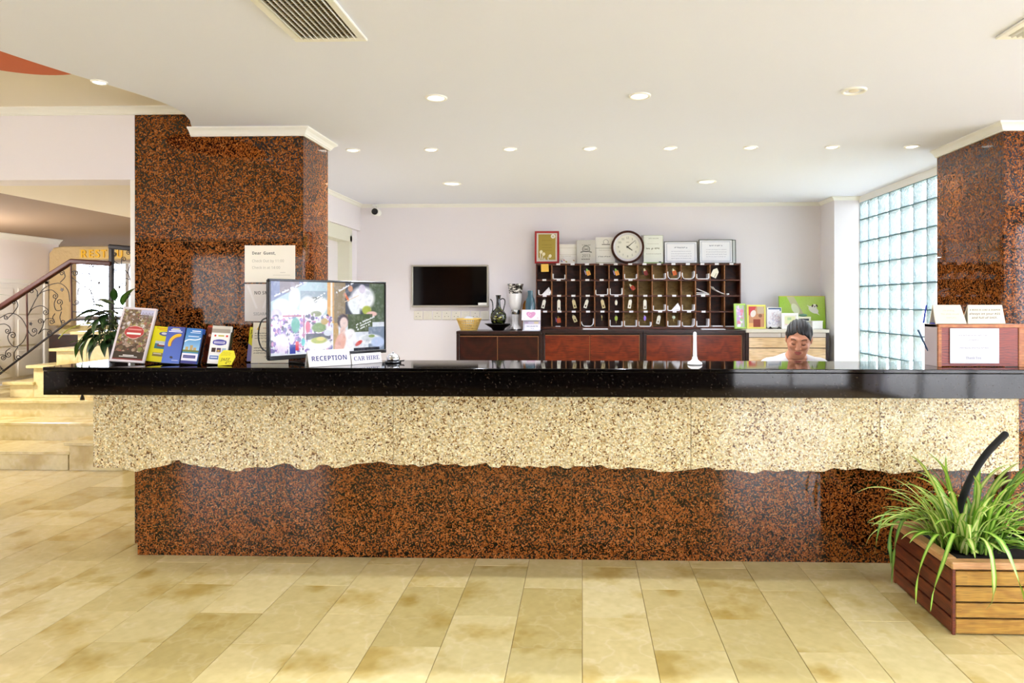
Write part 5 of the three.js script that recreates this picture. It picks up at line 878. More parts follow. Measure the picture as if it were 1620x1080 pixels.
  for (const [x, y] of [...A('240,550 485,285 378,635'), ...A2('345,347 510,380')]) { const p = part('leaf_ornament', lg, M.iron, o); p.position.copy(Q(x, y)); p.rotation.z = x; }
}
solo('doorstop', 'small dark pointed object standing on the third stair below the counter end', 'doorstop', lathe([[0, 0], [0.02, 0], [0.019, 0.02], [0.011, 0.045], [0.005, 0.062], [0, 0.065]], 18).translate(-5.02, 0.507, -6.59), M.iron);
// side wall of the stairwell with its door
{
  const w = struct('wall_stairwell'), gl = phys({ color: 0xffffff, transmission: 1, thickness: 0, roughness: 0.02 });
  part('wall_panel', [box(-7.1, -6.9, 0, 2.32, -8.64, -8.38), box(-7.1, -6.9, 0, 0.5, -8.38, -7.55), box(-7.1, -6.9, 1.72, 2.32, -8.38, -7.55), box(-7.1, -6.9, 0, 2.32, -7.55, -6.8), box(-7.1, -6.9, 0, 0.9, -6.8, -5.2), box(-7.1, -6.9, 2.2, 2.32, -6.8, -5.2), box(-7.1, -6.9, 0, 2.32, -5.2, -5.0)], M.pink, w);
  const win = struct('window_8'); part('window_frame', [box(-7.04, -6.96, 0.9, 0.96, -6.8, -5.2), box(-7.04, -6.96, 2.14, 2.2, -6.8, -5.2), ...[-6.77, -6.0, -5.23].map((z) => box(-7.04, -6.96, 0.96, 2.14, z - 0.03, z + 0.03))], M.trim, win);  // unseen window added to let daylight onto the stairs
  part('pane', box(-7.004, -6.996, 0.96, 2.14, -6.74, -6.03), gl, win); part('pane', box(-7.004, -6.996, 0.96, 2.14, -5.97, -5.26), gl, win);
  const d = struct('door_2'), wd = std({ color: srgb(240, 236, 228), roughness: 0.5 });
  part('door_leaf', box(-6.96, -6.90, 0.51, 1.716, -8.378, -7.552, 0.002), wd, d);
  for (let i = 0; i < 2; i++) for (let j = 0; j < 3; j++) part('door_panel', box(-6.899, -6.886, 0.58 + j * 0.38, 0.9 + j * 0.38, -8.33 + i * 0.41, -7.99 + i * 0.41, 0.006), wd, d);
  part('door_frame', [box(-6.92, -6.875, 0.507, 1.76, -8.44, -8.38, 0.004), box(-6.92, -6.875, 0.507, 1.76, -7.55, -7.49, 0.004), box(-6.92, -6.875, 1.72, 1.77, -8.44, -7.49, 0.004)], M.trim, d);
}
structMesh('trim_6', moulding([[-6.9, -8.63], [-6.9, -5.0]], 2.31, CROWN.map(([a, b]) => [a * 1.3, b * 1.4]), -1), M.trim);
structMesh('wall_stair_right', box(-2.60, -2.562, 0, 2.3, -12.6, -4.46), M.white);
// stucco arch with the restaurant letters
{
  const o = struct('wall_arch'), stucco = std({ color: srgb(198, 172, 128), roughness: 0.95, bumpMap: (() => { const f = fbm(88, 20, 3); return dataTex(256, (x, y, c) => { c[0] = c[1] = c[2] = 255 * f(x / 256, y / 256); }, false); })(), bumpScale: 0.02 });
  const sh = [[-6.89, 1.186], [-6.60, 1.186], [-6.60, 2.035], [-2.63, 2.035], [-2.63, 2.20], [-6.70, 2.21], [-6.82, 2.19], [-6.88, 2.12]];
  part('stucco_panel', metre(prism(sh, 0.12, -8.57, 0.012), 0, 0, 1), stucco, o);
  const bg = part('sign_board', box(-6.47, -5.80, 2.045, 2.175, -8.449, -8.438, 0.002), std({ color: srgb(206, 178, 116), roughness: 0.8 }), o);
}
{
  const { FontLoader } = await import('three/addons/loaders/FontLoader.js'), { TextGeometry } = await import('three/addons/geometries/TextGeometry.js');
  const font = await new FontLoader().loadAsync('fonts/droid/droid_sans_bold.typeface.json'), gold = std({ color: srgb(228, 176, 30), roughness: 0.5 });
  const o = thing('restaurant_sign', 'yellow raised letters reading RESTAU on the stucco above the stair landing', 'sign', [-6.45, 2.062, -8.437]);
  let x = 0; for (const ch of 'RESTAU') { const g = new TextGeometry(ch, { font, size: 0.10, depth: 0.012, curveSegments: 5, bevelEnabled: false }); g.computeBoundingBox(); const w = g.boundingBox.max.x; g.translate(x, 0, 0); part('letter', metre(flat(g)), gold, o); x += w + 0.016; }
}
// bright dining room beyond
windowWall('wall_dining', 9, 'x', -11.5, [[-9.8, -7.0], [-6.8, -4.8], [-4.6, -2.8]], 1.19, 2.22, -11.2, -2.5, M.white);
structMesh('wall_dining_side', box(-11.2, -11.1, 0, 2.31, -11.6, -8.63), M.white); structMesh('wall_dining_front', box(-11.2, -7.1, 0, 2.31, -8.75, -8.63), M.white);
structMesh('floor_dining', box(-11.2, -2.605, 0.9, 1.184, -11.4, -8.64), M.marble[1][0]);
structMesh('trim_7', box(-11.0, -2.62, 2.10, 2.235, -10.3, -10.1, 0.01), M.beige);
{
  const o = thing('side_table', 'small dark legged side table standing in the bright room past the railing', 'table', [-6.6, 1.1845, -9.2]);
  part('table_top', box(-0.17, 0.17, 0.075, 0.10, -0.12, 0.12, 0.004), std({ color: srgb(110, 96, 84), roughness: 0.5 }), o);
  for (const sx of [-0.14, 0.14]) for (const sz of [-0.09, 0.09]) part('leg', box(sx - 0.02, sx + 0.02, 0, 0.075, sz - 0.02, sz + 0.02, 0.002), M.darkwood, o);
}

// ───────────── planter with the spider plant ─────────────
const PL = [1.65, 2.33, -3.60, -3.035];
{
  const [x0, x1, z0, z1] = PL, o = thing('planter', 'square wooden slatted planter box at the right end of the counter', 'planter', [(x0 + x1) / 2, 0, (z0 + z1) / 2]);
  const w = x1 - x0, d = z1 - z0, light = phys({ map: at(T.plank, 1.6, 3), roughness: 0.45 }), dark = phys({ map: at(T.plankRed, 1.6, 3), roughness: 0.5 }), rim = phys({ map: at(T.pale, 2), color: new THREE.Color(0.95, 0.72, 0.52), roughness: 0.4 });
  const n = 4, gap = 0.008, y0 = 0.006, h = (0.292 - y0) / n;
  for (let i = 0; i < n; i++) {
    const a = y0 + i * h, b = a + h - gap;
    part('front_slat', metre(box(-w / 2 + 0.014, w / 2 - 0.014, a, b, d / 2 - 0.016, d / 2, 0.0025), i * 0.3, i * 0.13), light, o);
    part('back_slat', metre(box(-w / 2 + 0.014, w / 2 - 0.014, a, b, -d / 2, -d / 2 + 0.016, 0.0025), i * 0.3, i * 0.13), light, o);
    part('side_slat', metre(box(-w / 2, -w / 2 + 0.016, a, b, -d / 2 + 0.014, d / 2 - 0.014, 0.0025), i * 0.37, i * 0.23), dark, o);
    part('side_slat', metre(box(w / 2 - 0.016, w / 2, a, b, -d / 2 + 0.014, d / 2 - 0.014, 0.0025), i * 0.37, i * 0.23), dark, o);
  }
  const cm = phys({ map: at(T.plankRed, 2), color: new THREE.Color(1.15, 0.95, 0.7), roughness: 0.55 });
  for (const sx of [-1, 1]) for (const sz of [-1, 1]) part('corner_post', box(sx * (w / 2 - 0.0065) - 0.0065, sx * (w / 2 - 0.0065) + 0.0065, 0, 0.291, sz * (d / 2 - 0.0065) - 0.0065, sz * (d / 2 - 0.0065) + 0.0065, 0.001), cm, o);
  part('liner', [box(-w / 2 + 0.018, -w / 2 + 0.026, 0.004, 0.29, -d / 2 + 0.018, d / 2 - 0.018), box(w / 2 - 0.026, w / 2 - 0.018, 0.004, 0.29, -d / 2 + 0.018, d / 2 - 0.018), box(-w / 2 + 0.026, w / 2 - 0.026, 0.004, 0.29, d / 2 - 0.026, d / 2 - 0.018), box(-w / 2 + 0.026, w / 2 - 0.026, 0.004, 0.29, -d / 2 + 0.018, -d / 2 + 0.026)], M.matte, o);
  part('rim_board', box(-w / 2 - 0.008, w / 2 + 0.008, 0.293, 0.325, d / 2 - 0.05, d / 2 + 0.008, 0.006), rim, o);
  part('rim_board', box(-w / 2 - 0.008, w / 2 + 0.008, 0.293, 0.325, -d / 2 - 0.008, -d / 2 + 0.05, 0.006), rim, o);
  part('rim_board', box(-w / 2 - 0.008, -w / 2 + 0.05, 0.293, 0.325, -d / 2 + 0.0505, d / 2 - 0.0505, 0.006), rim, o);
  part('rim_board', box(w / 2 - 0.05, w / 2 + 0.008, 0.293, 0.325, -d / 2 + 0.0505, d / 2 - 0.0505, 0.006), rim, o);
  part('soil', (() => { const g = new THREE.PlaneGeometry(w - 0.054, d - 0.054, 24, 24).rotateX(-Math.PI / 2), p = g.attributes.position, f = fbm(90, 8, 3); for (let i = 0; i < p.count; i++) p.setY(i, 0.255 + 0.03 * f(p.getX(i), p.getZ(i))); g.computeVertexNormals(); return metre(flat(g)); })(), M.soil, o);
}
function ribbon(pts, w, fold = 0.25, n = 16, tipAt = 0.25) {         // a leaf blade along a path, folded a little along its midrib
  const c = new THREE.CatmullRomCurve3(pts, false, 'centripetal'), pos = [], uv = [], idx = [];
  for (let i = 0; i <= n; i++) {
    const t = i / n, p = c.getPointAt(t), d = c.getTangentAt(t); let s = V(-d.z, 0, d.x); if (s.lengthSq() < 1e-6) s = V(1, 0, 0); s.normalize(); const u = s.clone().cross(d).normalize();
    const k = w * Math.min(1, 0.55 + t * 3) * Math.pow(Math.min(1, (1 - t) / tipAt + 0.02), 0.7);
    for (const e of [-1, -0.5, 0, 0.5, 1]) { const q = p.clone().addScaledVector(s, e * k / 2).addScaledVector(u, Math.abs(e) * k * fold / 2); pos.push(q.x, q.y, q.z); uv.push((e + 1) / 2, t); }
  }
  for (let i = 0; i < n; i++) for (let j = 0; j < 4; j++) { const a = i * 5 + j; idx.push(a, a + 1, a + 5, a + 1, a + 6, a + 5); }
  const g = new THREE.BufferGeometry(); g.setAttribute('position', new THREE.Float32BufferAttribute(pos, 3)); g.setAttribute('uv', new THREE.Float32BufferAttribute(uv, 2)); g.setIndex(idx); g.computeVertexNormals(); return g;
}
const striped = (edge, mid, seed) => { const f = noiseGrid(seed, 64); return dataTex(0, (x, y, o) => { const u = Math.abs(x / 63 - 0.5) * 2, s = Math.max(0, Math.min(1, (0.62 - u) * 6)), k = 0.86 + 0.28 * f(x / 64, y / 512); const c = mix3(edge, mid, s); o[0] = Math.min(255, c[0] * k); o[1] = Math.min(255, c[1] * k); o[2] = Math.min(255, c[2] * k); }, true, 64, 128); };
{
  const o = thing('spider_plant', 'spider plant with long arching green and cream leaves spilling over the wooden planter', 'plant', [1.88, 0.28, -3.33]), R = rng(4242);
  const tx = [striped([124, 176, 44], [226, 232, 148], 1), striped([104, 160, 36], [178, 208, 92], 2), striped([70, 118, 36], [126, 166, 70], 3)];
  const mats = tx.map((t) => std({ map: t, roughness: 0.45, side: THREE.DoubleSide }));
  const tip = std({ color: srgb(120, 74, 40), roughness: 0.7, side: THREE.DoubleSide });
  const add = (pts, w, k) => part('leaf', ribbon(pts, w), mats[k], o);
  for (let i = 0; i < 150; i++) {
    const phi = R() * 6.283, c = R(), up = 0.5 + 1.0 * Math.pow(R(), 0.8), len = 0.24 + 0.30 * R(), r0 = 0.09 * Math.sqrt(R()), pts = [];
    let x = r0 * Math.cos(phi) * 1.3 + (c - 0.5) * 0.12, z = r0 * Math.sin(phi), y = 0, el = up, az = phi + (R() - 0.5) * 0.5; const bend = (1.6 + 1.5 * R()) * (1.25 - up * 0.5);
    for (let s = 0; s <= 8; s++) { pts.push(V(x, y, z)); const st = len / 8; x += Math.cos(az) * Math.cos(el) * st; z += Math.sin(az) * Math.cos(el) * st * 0.8; y += Math.sin(el) * st; el -= bend / 8 * (0.5 + s / 6); }
    const rimHit = pts.some((p) => p.y < 0.055 && (Math.abs(p.x + 1.88 - 1.99) > 0.28 || Math.abs(p.z - 0.012) > 0.22) && Math.abs(p.x - 0.11) < 0.39 && Math.abs(p.z - 0.012) < 0.33);
    if (rimHit || pts.some((p) => p.z < -0.37 || (p.y < 0.0 && p.z < -0.25))) { for (const p of pts) { p.y = Math.max(p.y, 0.06 + 0.1 * Math.hypot(p.x, p.z)); p.z = Math.max(p.z, -0.36); } pts[0].y = 0; }
    add(pts, 0.017 + 0.013 * R(), c < 0.6 ? 0 : c < 0.88 ? 1 : 2);
  }
  const L = (s, w, k) => add(s.split(' ').map((q) => { const [a, b, c] = q.split(',').map(Number); return V(a - 1.88, b - 0.28, c + 3.33); }), w, k);
  L('1.84,0.28,-3.3 1.83,0.42,-3.16 1.85,0.43,-3.02 1.88,0.30,-2.96 1.93,0.13,-2.95 1.972,0.012,-2.95', 0.026, 1);
  L('1.84,0.28,-3.3 1.81,0.40,-3.14 1.80,0.41,-3.03 1.80,0.30,-2.985 1.79,0.17,-2.98 1.77,0.135,-2.99', 0.02, 0);
  L('1.82,0.28,-3.3 1.74,0.40,-3.18 1.66,0.42,-3.06 1.60,0.32,-3.02 1.56,0.20,-3.02 1.555,0.10,-3.04', 0.02, 1);
  L('1.80,0.28,-3.32 1.70,0.38,-3.22 1.61,0.40,-3.12 1.55,0.30,-3.10 1.53,0.19,-3.11 1.535,0.09,-3.13', 0.018, 1);
  L('1.80,0.28,-3.36 1.68,0.42,-3.34 1.58,0.43,-3.32 1.53,0.32,-3.31 1.52,0.2,-3.32 1.515,0.1,-3.33', 0.024, 2);
  L('1.80,0.28,-3.38 1.66,0.40,-3.40 1.57,0.39,-3.40 1.54,0.28,-3.40 1.54,0.16,-3.39', 0.026, 2);
  L('1.80,0.28,-3.36 1.66,0.44,-3.42 1.54,0.42,-3.44 1.49,0.32,-3.42 1.475,0.22,-3.42', 0.014, 2);
  L('1.82,0.28,-3.34 1.75,0.48,-3.30 1.66,0.64,-3.24 1.56,0.75,-3.18 1.47,0.79,-3.12', 0.022, 0);
  L('1.84,0.28,-3.34 1.79,0.50,-3.28 1.70,0.70,-3.2 1.58,0.80,-3.12', 0.016, 1);
  L('1.86,0.28,-3.32 1.80,0.48,-3.3 1.755,0.64,-3.28 1.74,0.75,-3.26', 0.018, 1);
  L('1.90,0.28,-3.32 1.90,0.5,-3.28 1.86,0.62,-3.2 1.79,0.69,-3.12', 0.022, 0);
  L('1.92,0.28,-3.32 1.98,0.46,-3.24 2.07,0.55,-3.16 2.17,0.56,-3.1', 0.022, 0);
  L('1.92,0.28,-3.32 2.0,0.42,-3.22 2.1,0.47,-3.12 2.2,0.46,-3.02', 0.024, 0);
  L('1.92,0.28,-3.3 1.96,0.38,-3.16 2.02,0.39,-3.05 2.06,0.3,-2.97 2.06,0.2,-2.96', 0.02, 0);
  const p = part('dry_tip', ribbon([V(0.087, -0.256, 0.38), V(0.092, -0.268, 0.38), V(0.095, -0.277, 0.38)], 0.01, 0.2, 4), tip, o, 'withered brown leaf tip');
}
solo('black_tube', 'curved black foam tube standing among the leaves in the wooden planter', 'tube', [tube([V(1.835, 0.27, -3.36), V(1.845, 0.42, -3.35), V(1.872, 0.545, -3.34), V(1.918, 0.66, -3.33), V(1.975, 0.755, -3.32), V(2.05, 0.842, -3.31)], 0.0165, 50, 14), new THREE.SphereGeometry(0.0165, 14, 10).translate(2.05, 0.842, -3.31)], M.matte);

// ───────────── leafy plants at the left ─────────────
function broadLeaf(len, w, droop) {                                   // from its stalk at the origin along +z
  const pts = []; for (let i = 0; i <= 6; i++) { const t = i / 6; pts.push(V(0, 0.02 * Math.sin(t * 2) - droop * t * t * len, t * len)); }
  const c = new THREE.CatmullRomCurve3(pts), n = 10, pos = [], uv = [], idx = [];
  for (let i = 0; i <= n; i++) { const t = i / n, p = c.getPointAt(t), k = w * Math.sin(Math.PI * Math.pow(t, 0.72)) * (1 - 0.25 * t) + 0.001; [-1, -0.55, 0, 0.55, 1].forEach((e) => { pos.push(e * k / 2, p.y + Math.abs(e) * k * 0.16 - e * e * k * 0.08, p.z); uv.push((e + 1) / 2, t); }); }
  for (let i = 0; i < n; i++) for (let j = 0; j < 4; j++) { const a = i * 5 + j; idx.push(a, a + 1, a + 5, a + 1, a + 6, a + 5); }
  const g = new THREE.BufferGeometry(); g.setAttribute('position', new THREE.Float32BufferAttribute(pos, 3)); g.setAttribute('uv', new THREE.Float32BufferAttribute(uv, 2)); g.setIndex(idx); g.computeVertexNormals(); return g;
}
const leafGreen = [[[34, 66, 22], [52, 88, 34]], [[48, 92, 26], [86, 128, 44]], [[26, 50, 20], [38, 66, 28]]].map(([a, b], i) => phys({ map: striped(a, b, 20 + i), roughness: 0.35, side: THREE.DoubleSide }));
{
  const base = V(-2.79, TOP, -3.955), o = thing('potted_plant', 'dark green leafy potted plant behind the poster at the left end of the counter', 'plant', base.toArray());
  part('pot', lathe([[0, 0], [0.042, 0], [0.046, 0.01], [0.055, 0.1], [0.06, 0.102], [0.06, 0.116], [0.052, 0.116], [0.048, 0.1], [0, 0.095]], 32), phys({ color: srgb(46, 30, 24), roughness: 0.4 }), o);
  const R = rng(99), geos = [broadLeaf(0.13, 0.06, 0.5), broadLeaf(0.105, 0.045, 0.25), broadLeaf(0.15, 0.065, 0.8)];
  // stalk tip, heading, pitch, which leaf, which green
  const leaves = [[-0.02, 0.36, 0, 0.5, 0.9, 1, 0], [0.0, 0.33, 0.02, -1.2, 0.4, 1, 0], [-0.05, 0.34, 0.0, -1.7, 0.3, 1, 2], [-0.08, 0.32, 0.01, -1.4, 0.1, 1, 0], [-0.02, 0.29, 0.02, -1.3, 0.0, 0, 2], [-0.06, 0.28, 0.02, -1.5, -0.1, 1, 0], [-0.03, 0.25, 0.02, -1.2, -0.1, 0, 2], [-0.09, 0.25, 0.02, -1.6, -0.2, 1, 0], [-0.02, 0.22, 0.03, -0.9, -0.2, 0, 0], [-0.1, 0.2, 0.03, -1.4, -0.5, 2, 1], [-0.14, 0.16, 0.03, -1.3, -0.7, 2, 1], [-0.1, 0.15, 0.035, -1.0, -0.7, 2, 1], [-0.17, 0.13, 0.03, -1.7, -0.6, 0, 1], [-0.06, 0.16, 0.04, -0.6, -0.6, 0, 0], [-0.03, 0.17, 0.05, -0.2, -0.4, 0, 2], [-0.07, 0.12, 0.05, -0.4, -0.7, 0, 2], [0.0, 0.2, 0.02, 0.6, 0.1, 1, 0], [0.025, 0.33, -0.0, 1.6, 1.25, 0, 1], [0.02, 0.25, 0.04, 0.9, -0.1, 1, 2], [-0.04, 0.22, 0.04, -2.2, -0.1, 0, 2], [0.01, 0.28, 0.03, 0.2, 0.2, 1, 2], [-0.12, 0.22, 0.02, -2.0, 0, 1, 2], [-0.02, 0.14, 0.05, 0.2, -0.6, 0, 2], [-0.05, 0.19, 0.05, -1.0, -0.3, 0, 2]];
  for (let i = 0; i < 22; i++) leaves.push([-0.1 + 0.13 * R(), 0.1 + 0.2 * R(), 0.01 + 0.05 * R(), -2.2 + 3 * R(), -0.6 + 0.7 * R(), R() < 0.6 ? 1 : 0, R() < 0.3 ? 0 : 2]);
  leaves.forEach(([x, y, z, h, pitch, k, m]) => { const l = part('leaf', geos[k], leafGreen[m], o); l.position.set(x, y, z); l.rotation.order = 'YXZ'; l.rotation.set(-pitch, h, (R() - 0.5) * 0.8); part('stalk', tube([V(0, 0, 0), V(-x * 0.35, -(y - 0.1) * 0.3, -z * 0.3), V(-x * 0.8, -(y - 0.1) * 0.8, -z * 0.8), V(-x * 0.9, -(y - 0.1), -z * 0.9)].map((q) => q), 0.0024, 10, 5), M.stalk, l).rotation.set(0, 0, 0); });
  part('tendril', tube([V(-0.1, 0.2, 0.03), V(-0.15, 0.225, 0.03), V(-0.22, 0.215, 0.03), V(-0.3, 0.18, 0.03), V(-0.345, 0.135, 0.03)], 0.0032, 24, 6), std({ color: srgb(168, 170, 50), roughness: 0.5 }), o);
}
{
  const o = thing('potted_plant', 'tall green plant in a terracotta pot on the stairs at the far left', 'plant', [-6.17, 0.507, -6.62]), R = rng(123);
  part('pot', lathe([[0, 0], [0.07, 0], [0.075, 0.01], [0.095, 0.17], [0.105, 0.172], [0.105, 0.2], [0.09, 0.2], [0.088, 0.175], [0, 0.17]], 32), std({ color: srgb(190, 104, 62), roughness: 0.8 }), o);
  part('stem', tube([V(0, 0.16, 0), V(-0.01, 0.6, 0), V(0.01, 1.05, 0)], 0.012, 20, 8), M.stalk, o);
  const g = broadLeaf(0.3, 0.07, 0.5), g2 = broadLeaf(0.2, 0.06, 0.7);
  for (let i = 0; i < 22; i++) { const y = i < 8 ? 0.2 + 0.03 * i : 0.5 + 0.045 * (i - 8), l = part('leaf', i % 2 ? g : g2, leafGreen[i % 3 ? 1 : 0], o); l.position.set(0, y, 0); l.rotation.order = 'YXZ'; l.rotation.set(-0.3 - 0.5 * R(), i * 2.4 + 0.4, 0); }
}

// ───────────── the receptionist ─────────────
{
  const sub = (a, b) => [a[0] - b[0], a[1] - b[1], a[2] - b[2]], len = (a) => Math.hypot(a[0], a[1], a[2]);
  const cap = (p, a, b, ra, rb) => { const d = sub(b, a), q = sub(p, a), t = Math.max(0, Math.min(1, (q[0] * d[0] + q[1] * d[1] + q[2] * d[2]) / (d[0] * d[0] + d[1] * d[1] + d[2] * d[2]))); return len([q[0] - d[0] * t, q[1] - d[1] * t, q[2] - d[2] * t]) - (ra + (rb - ra) * t); };
  const ell = (p, c, r) => { const q = [(p[0] - c[0]) / r[0], (p[1] - c[1]) / r[1], (p[2] - c[2]) / r[2]], k = len(q), g = len([q[0] / r[0], q[1] / r[1], q[2] / r[2]]); return g < 1e-6 ? -Math.min(...r) : k * (k - 1) / g; };
  const sm = (a, b, k) => { const h = Math.max(k - Math.abs(a - b), 0) / k; return Math.min(a, b) - h * h * k / 4; };
  const smx = (a, b, k) => -sm(-a, -b, k);
  const field = (fn, c, half, res) => {
    const mc = new MarchingCubes(res, new THREE.MeshStandardMaterial(), false, false, 400000); mc.isolation = 0;
    const H = res / 2; let i = 0;
    for (let z = 0; z < res; z++) for (let y = 0; y < res; y++) for (let x = 0; x < res; x++, i++) mc.field[i] = -fn([c[0] + (x - H) / H * half, c[1] + (y - H) / H * half, c[2] + (z - H) / H * half]);
    mc.update(); const n = mc.count, g = new THREE.BufferGeometry();
    const P = new Float32Array(mc.positionArray.subarray(0, n * 3)), N = new Float32Array(mc.normalArray.subarray(0, n * 3));
    for (let k = 0; k < n * 3; k++) P[k] = P[k] * half + c[k % 3];
    g.setAttribute('position', new THREE.BufferAttribute(P, 3)); g.setAttribute('normal', new THREE.BufferAttribute(N, 3)); return metre(g);
  };
  // head in its own axes: origin between the ears, face towards +z
  const headF = (p) => {
    const m = [Math.abs(p[0]), p[1], p[2]];
    let d = ell(p, [0, 0.03, -0.018], [0.073, 0.088, 0.092]);
    d = sm(d, ell(p, [0, -0.03, 0.03], [0.06, 0.085, 0.06]), 0.03);
    d = sm(d, ell(p, [0, -0.092, 0.052], [0.03, 0.024, 0.03]), 0.03);                    // chin
    d = sm(d, cap(m, [0.052, -0.03, -0.005], [0.028, -0.085, 0.045], 0.018, 0.014), 0.03); // jaw
    d = sm(d, ell(m, [0.034, -0.022, 0.066], [0.024, 0.02, 0.018]), 0.018);               // cheeks
    d = sm(d, cap(m, [0.012, 0.03, 0.079], [0.044, 0.028, 0.066], 0.01, 0.008), 0.014);   // brow
    d = smx(d, -ell(m, [0.031, 0.008, 0.094], [0.017, 0.012, 0.014]), 0.008);             // sockets
    d = sm(d, ell(m, [0.031, 0.006, 0.0755], [0.0145, 0.0115, 0.0105]), 0.004);           // lowered lids
    d = sm(d, cap(p, [0, 0.022, 0.084], [0, -0.026, 0.106], 0.0085, 0.0125), 0.012);      // nose
    d = sm(d, ell(m, [0.011, -0.031, 0.094], [0.008, 0.0075, 0.009]), 0.006);
    d = sm(d, ell(p, [0, -0.058, 0.084], [0.026, 0.012, 0.014]), 0.012);                  // mouth mound
    d = sm(d, ell(m, [0.0765, -0.004, -0.012], [0.009, 0.03, 0.018]), 0.006);             // ears
    d = smx(d, -ell(m, [0.084, -0.002, -0.004], [0.005, 0.016, 0.009]), 0.004);
    return d;
  };
  const neckW = [[0, 1.115, -0.045], [0, 1.195, -0.005]];
  const HC = [0.004, 1.245, 0.018], hq = new THREE.Quaternion().setFromEuler(new THREE.Euler(0.38, -0.34, -0.07, 'YXZ')), hi = hq.clone().invert(), hv = new THREE.Vector3();
  const toHead = (p) => { hv.set(p[0] - HC[0], p[1] - HC[1], p[2] - HC[2]).applyQuaternion(hi); return [hv.x, hv.y, hv.z]; };
  const torso = (p) => {
    const m = [Math.abs(p[0]), p[1], p[2]];
    let d = ell(p, [0, 0.93, -0.085], [0.15, 0.2, 0.1]);
    d = sm(d, ell(p, [0, 0.74, -0.1], [0.125, 0.16, 0.09]), 0.08);
    d = sm(d, ell(p, [0, 0.575, -0.11], [0.17, 0.11, 0.125]), 0.08);
    d = sm(d, ell(m, [0.068, 0.905, -0.0], [0.058, 0.06, 0.05]), 0.05);
    d = sm(d, cap(m, [0.03, 1.085, -0.06], [0.16, 1.052, -0.065], 0.05, 0.05), 0.06);
    return d;
  };
  const arm = (p) => { const m = [Math.abs(p[0]), p[1], p[2]]; return sm(cap(m, [0.168, 1.05, -0.065], [0.225, 0.835, 0.01], 0.048, 0.038), cap(m, [0.225, 0.835, 0.01], [0.115, 0.79, 0.18], 0.036, 0.024), 0.02); };
  const leg = (p) => { const m = [Math.abs(p[0]), p[1], p[2]]; return sm(cap(m, [0.09, 0.545, -0.09], [0.1, 0.515, 0.27], 0.08, 0.056), cap(m, [0.1, 0.515, 0.27], [0.1, 0.09, 0.22], 0.054, 0.034), 0.03); };
  const neck = (p) => cap(p, neckW[0], neckW[1], 0.054, 0.048);
  const body = (p) => { let d = sm(torso(p), neck(p), 0.05); d = sm(d, arm(p), 0.03); d = sm(d, leg(p), 0.05); const m = [Math.abs(p[0]), p[1], p[2]]; d = sm(d, cap(m, [0.1, 0.06, 0.2], [0.1, 0.045, 0.34], 0.036, 0.028), 0.03); return d; };
  const full = (p) => sm(body(p), headF(toHead(p)), 0.02);
  const o = thing('person', 'woman with dark tied-back hair and a white top sitting behind the counter, looking down', 'person', [1.405, 0, -4.42]);
  const skin = phys({ color: srgb(196, 134, 102), roughness: 0.5, sheen: 0.2 });
  const below = 1.115, headGeo = field((p) => Math.max(full(p), below - 0.003 - p[1]), [0, 1.24, 0.01], 0.17, 112);
  const bodyGeo = field((p) => Math.max(body(p), p[1] - below), [0, 0.57, 0.05], 0.66, 108);
  // hands on the lower worktop
  const handF = (s) => (p) => { const q = [s * p[0], p[1], p[2]]; let d = sm(cap(q, [0.125, 0.79, 0.165], [0.105, 0.783, 0.2], 0.024, 0.022), ell(q, [0.088, 0.774, 0.228], [0.038, 0.014, 0.044]), 0.02);
    const F = [[0.112, 0.262, 0.098, 0.318], [0.094, 0.27, 0.074, 0.332], [0.076, 0.266, 0.05, 0.322], [0.06, 0.254, 0.034, 0.298]]; F.forEach(([x0, z0, x1, z1], i) => { const mx = x0 + (x1 - x0) * 0.5, mz = z0 + (z1 - z0) * 0.5, r = 0.0088 - i * 0.0003; d = sm(d, Math.min(cap(q, [x0, 0.774, z0 - 0.01], [mx, 0.779, mz], r + 0.0006, r), cap(q, [mx, 0.779, mz], [x1, 0.7605, z1], r, r - 0.0016)), 0.004); });
    return sm(d, Math.min(cap(q, [0.118, 0.776, 0.212], [0.135, 0.768, 0.246], 0.0115, 0.01), cap(q, [0.135, 0.768, 0.246], [0.132, 0.7625, 0.272], 0.0098, 0.008)), 0.008); };
  part('body', [headGeo, bodyGeo, field(handF(1), [0.09, 0.79, 0.25], 0.11, 74), field(handF(-1), [-0.09, 0.79, 0.25], 0.11, 74)], skin, o);
  // clothes
  const blouse = (p) => { let d = Math.min(sm(torso(p), arm(p), 0.03) - 0.011, 9); const m = [Math.abs(p[0]), p[1], p[2]]; d = Math.max(d, -ell(p, [0, 1.16, 0.012], [0.078, 0.085, 0.1]), 0.6 - p[1]); return Math.max(d, -(p[1] - 0.915 + (m[0] - 0.2) * 0.6) * (m[0] > 0.175 ? 1 : -1e3) > 0 ? -(p[1] - 0.915) : -9); };
  part('blouse', field(blouse, [0, 0.86, -0.05], 0.32, 100), std({ color: srgb(208, 205, 206), roughness: 0.85 }), o);
  const trousers = (p) => Math.max(Math.min(sm(leg(p), Math.max(torso(p), p[1] - 0.62), 0.05) - 0.01, 9), p[1] - 0.63, 0.12 - p[1]);
  part('trousers', field(trousers, [0, 0.4, 0.05], 0.38, 90), std({ color: srgb(34, 34, 42), roughness: 0.9 }), o);
  const shoe = (p) => { const m = [Math.abs(p[0]), p[1], p[2]]; return Math.max(sm(cap(m, [0.1, 0.045, 0.19], [0.1, 0.034, 0.345], 0.044, 0.036), cap(m, [0.1, 0.09, 0.215], [0.1, 0.06, 0.215], 0.042, 0.044), 0.03), 0.001 - p[1], p[1] - 0.1); };
  part('shoes', field(shoe, [0, 0.07, 0.25], 0.2, 70), M.matte, o);
  // hair, brows, lashes and lips follow the head
  const head = new THREE.Group(); head.name = 'head_features'; head.position.set(...HC); head.quaternion.copy(hq); o.add(head);
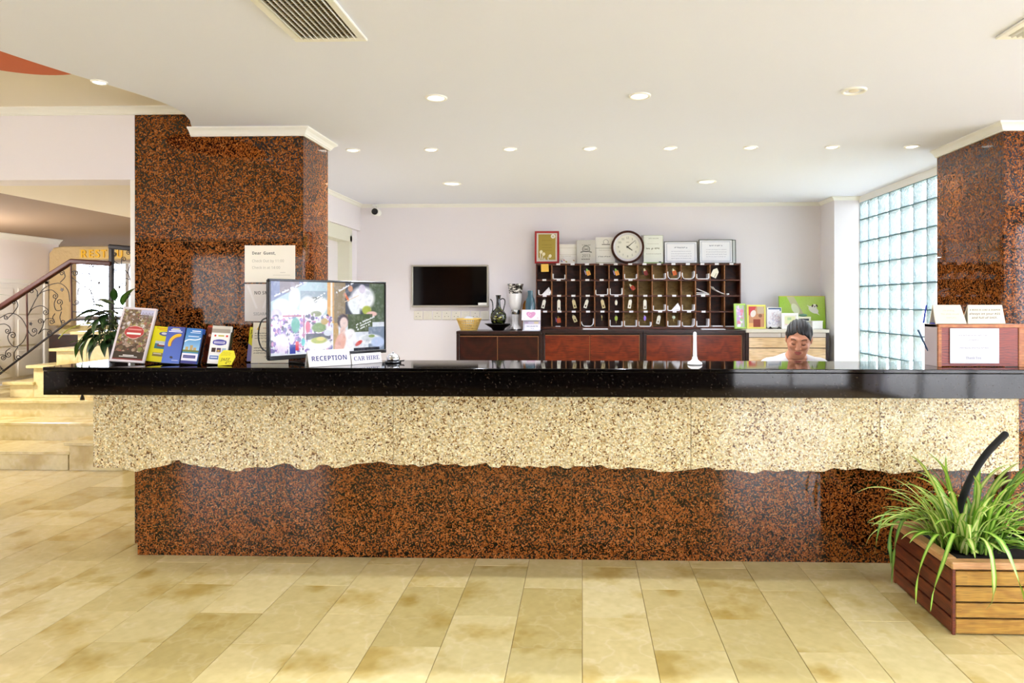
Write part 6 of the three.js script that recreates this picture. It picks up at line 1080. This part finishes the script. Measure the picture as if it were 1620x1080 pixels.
  const hairF = (p) => {
    const strand = 0.0016 * Math.sin(p[0] * 330 + p[1] * 60) + 0.0012 * Math.sin(p[0] * 620 - p[2] * 50) + 0.004 * Math.exp(-Math.pow((p[0] + 0.014) / 0.006, 2));
    let d = ell(p, [0, 0.032, -0.022], [0.083, 0.094, 0.1]) + strand;
    d = smx(d, -(p[1] - p[2] * 0.95 - 0.006 + 0.30 * Math.abs(p[0] + 0.014) + 0.004 * Math.sin(p[0] * 130)), 0.012);      // hairline, slightly parted
    d = smx(d, -(p[1] + 0.055), 0.01);
    d = sm(d, ell(p, [0, 0.0, -0.125], [0.045, 0.042, 0.036]) + strand, 0.02);
    return Math.max(d, -(headF(p) - 0.001) - 0.02);
  };
  part('hair', field(hairF, [0, 0.01, -0.025], 0.16, 106), phys({ color: srgb(20, 15, 14), roughness: 0.5 }), head);
  const brow = std({ color: srgb(46, 30, 24), roughness: 0.9 }), lash = std({ color: srgb(34, 20, 18), roughness: 0.9 });
  for (const s of [-1, 1]) {
    part('eyebrow', tube([V(s * 0.016, 0.03, 0.0885), V(s * 0.03, 0.035, 0.085), V(s * 0.047, 0.031, 0.0735)], 0.0024, 14, 6), brow, head);
    part('eyelash', tube([V(s * 0.018, -0.0005, 0.083), V(s * 0.0255, -0.0035, 0.0855), V(s * 0.034, -0.0035, 0.0845), V(s * 0.043, 0.0, 0.078)], 0.0017, 14, 6), lash, head);
    part('nostril', new THREE.SphereGeometry(0.0028, 8, 6).scale(1.2, 0.6, 1).translate(s * 0.0055, -0.0385, 0.103), lash, head);
  }
  const lipF = (p) => { const m = [Math.abs(p[0]), p[1], p[2]]; let d = sm(ell(m, [0.007, -0.053, 0.0935], [0.0145, 0.0042, 0.0062]), ell(p, [0, -0.0625, 0.0925], [0.0175, 0.0052, 0.0068]), 0.002); return smx(d, -ell(p, [0, -0.0577, 0.1], [0.022, 0.0009, 0.006]), 0.001); };
  part('lips', field(lipF, [0, -0.058, 0.092], 0.03, 60), phys({ color: srgb(168, 76, 74), roughness: 0.4 }), head);
  const c = thing('office_stool', 'dark upholstered stool under the seated woman, hidden by the counter', 'stool', [1.405, 0, -4.53]);
  part('seat', lathe([[0, 0.395], [0.18, 0.395], [0.2, 0.41], [0.2, 0.445], [0.17, 0.458], [0, 0.452]], 36), M.matte, c);
  part('column', cyl(0.025, 0.03, 0.3, 20, 0, 0.245, 0), M.steel, c); part('base', lathe([[0, 0], [0.2, 0], [0.2, 0.015], [0.05, 0.06], [0.03, 0.1], [0, 0.1]], 36), M.matte, c);
}

renderer.render(scene, camera);
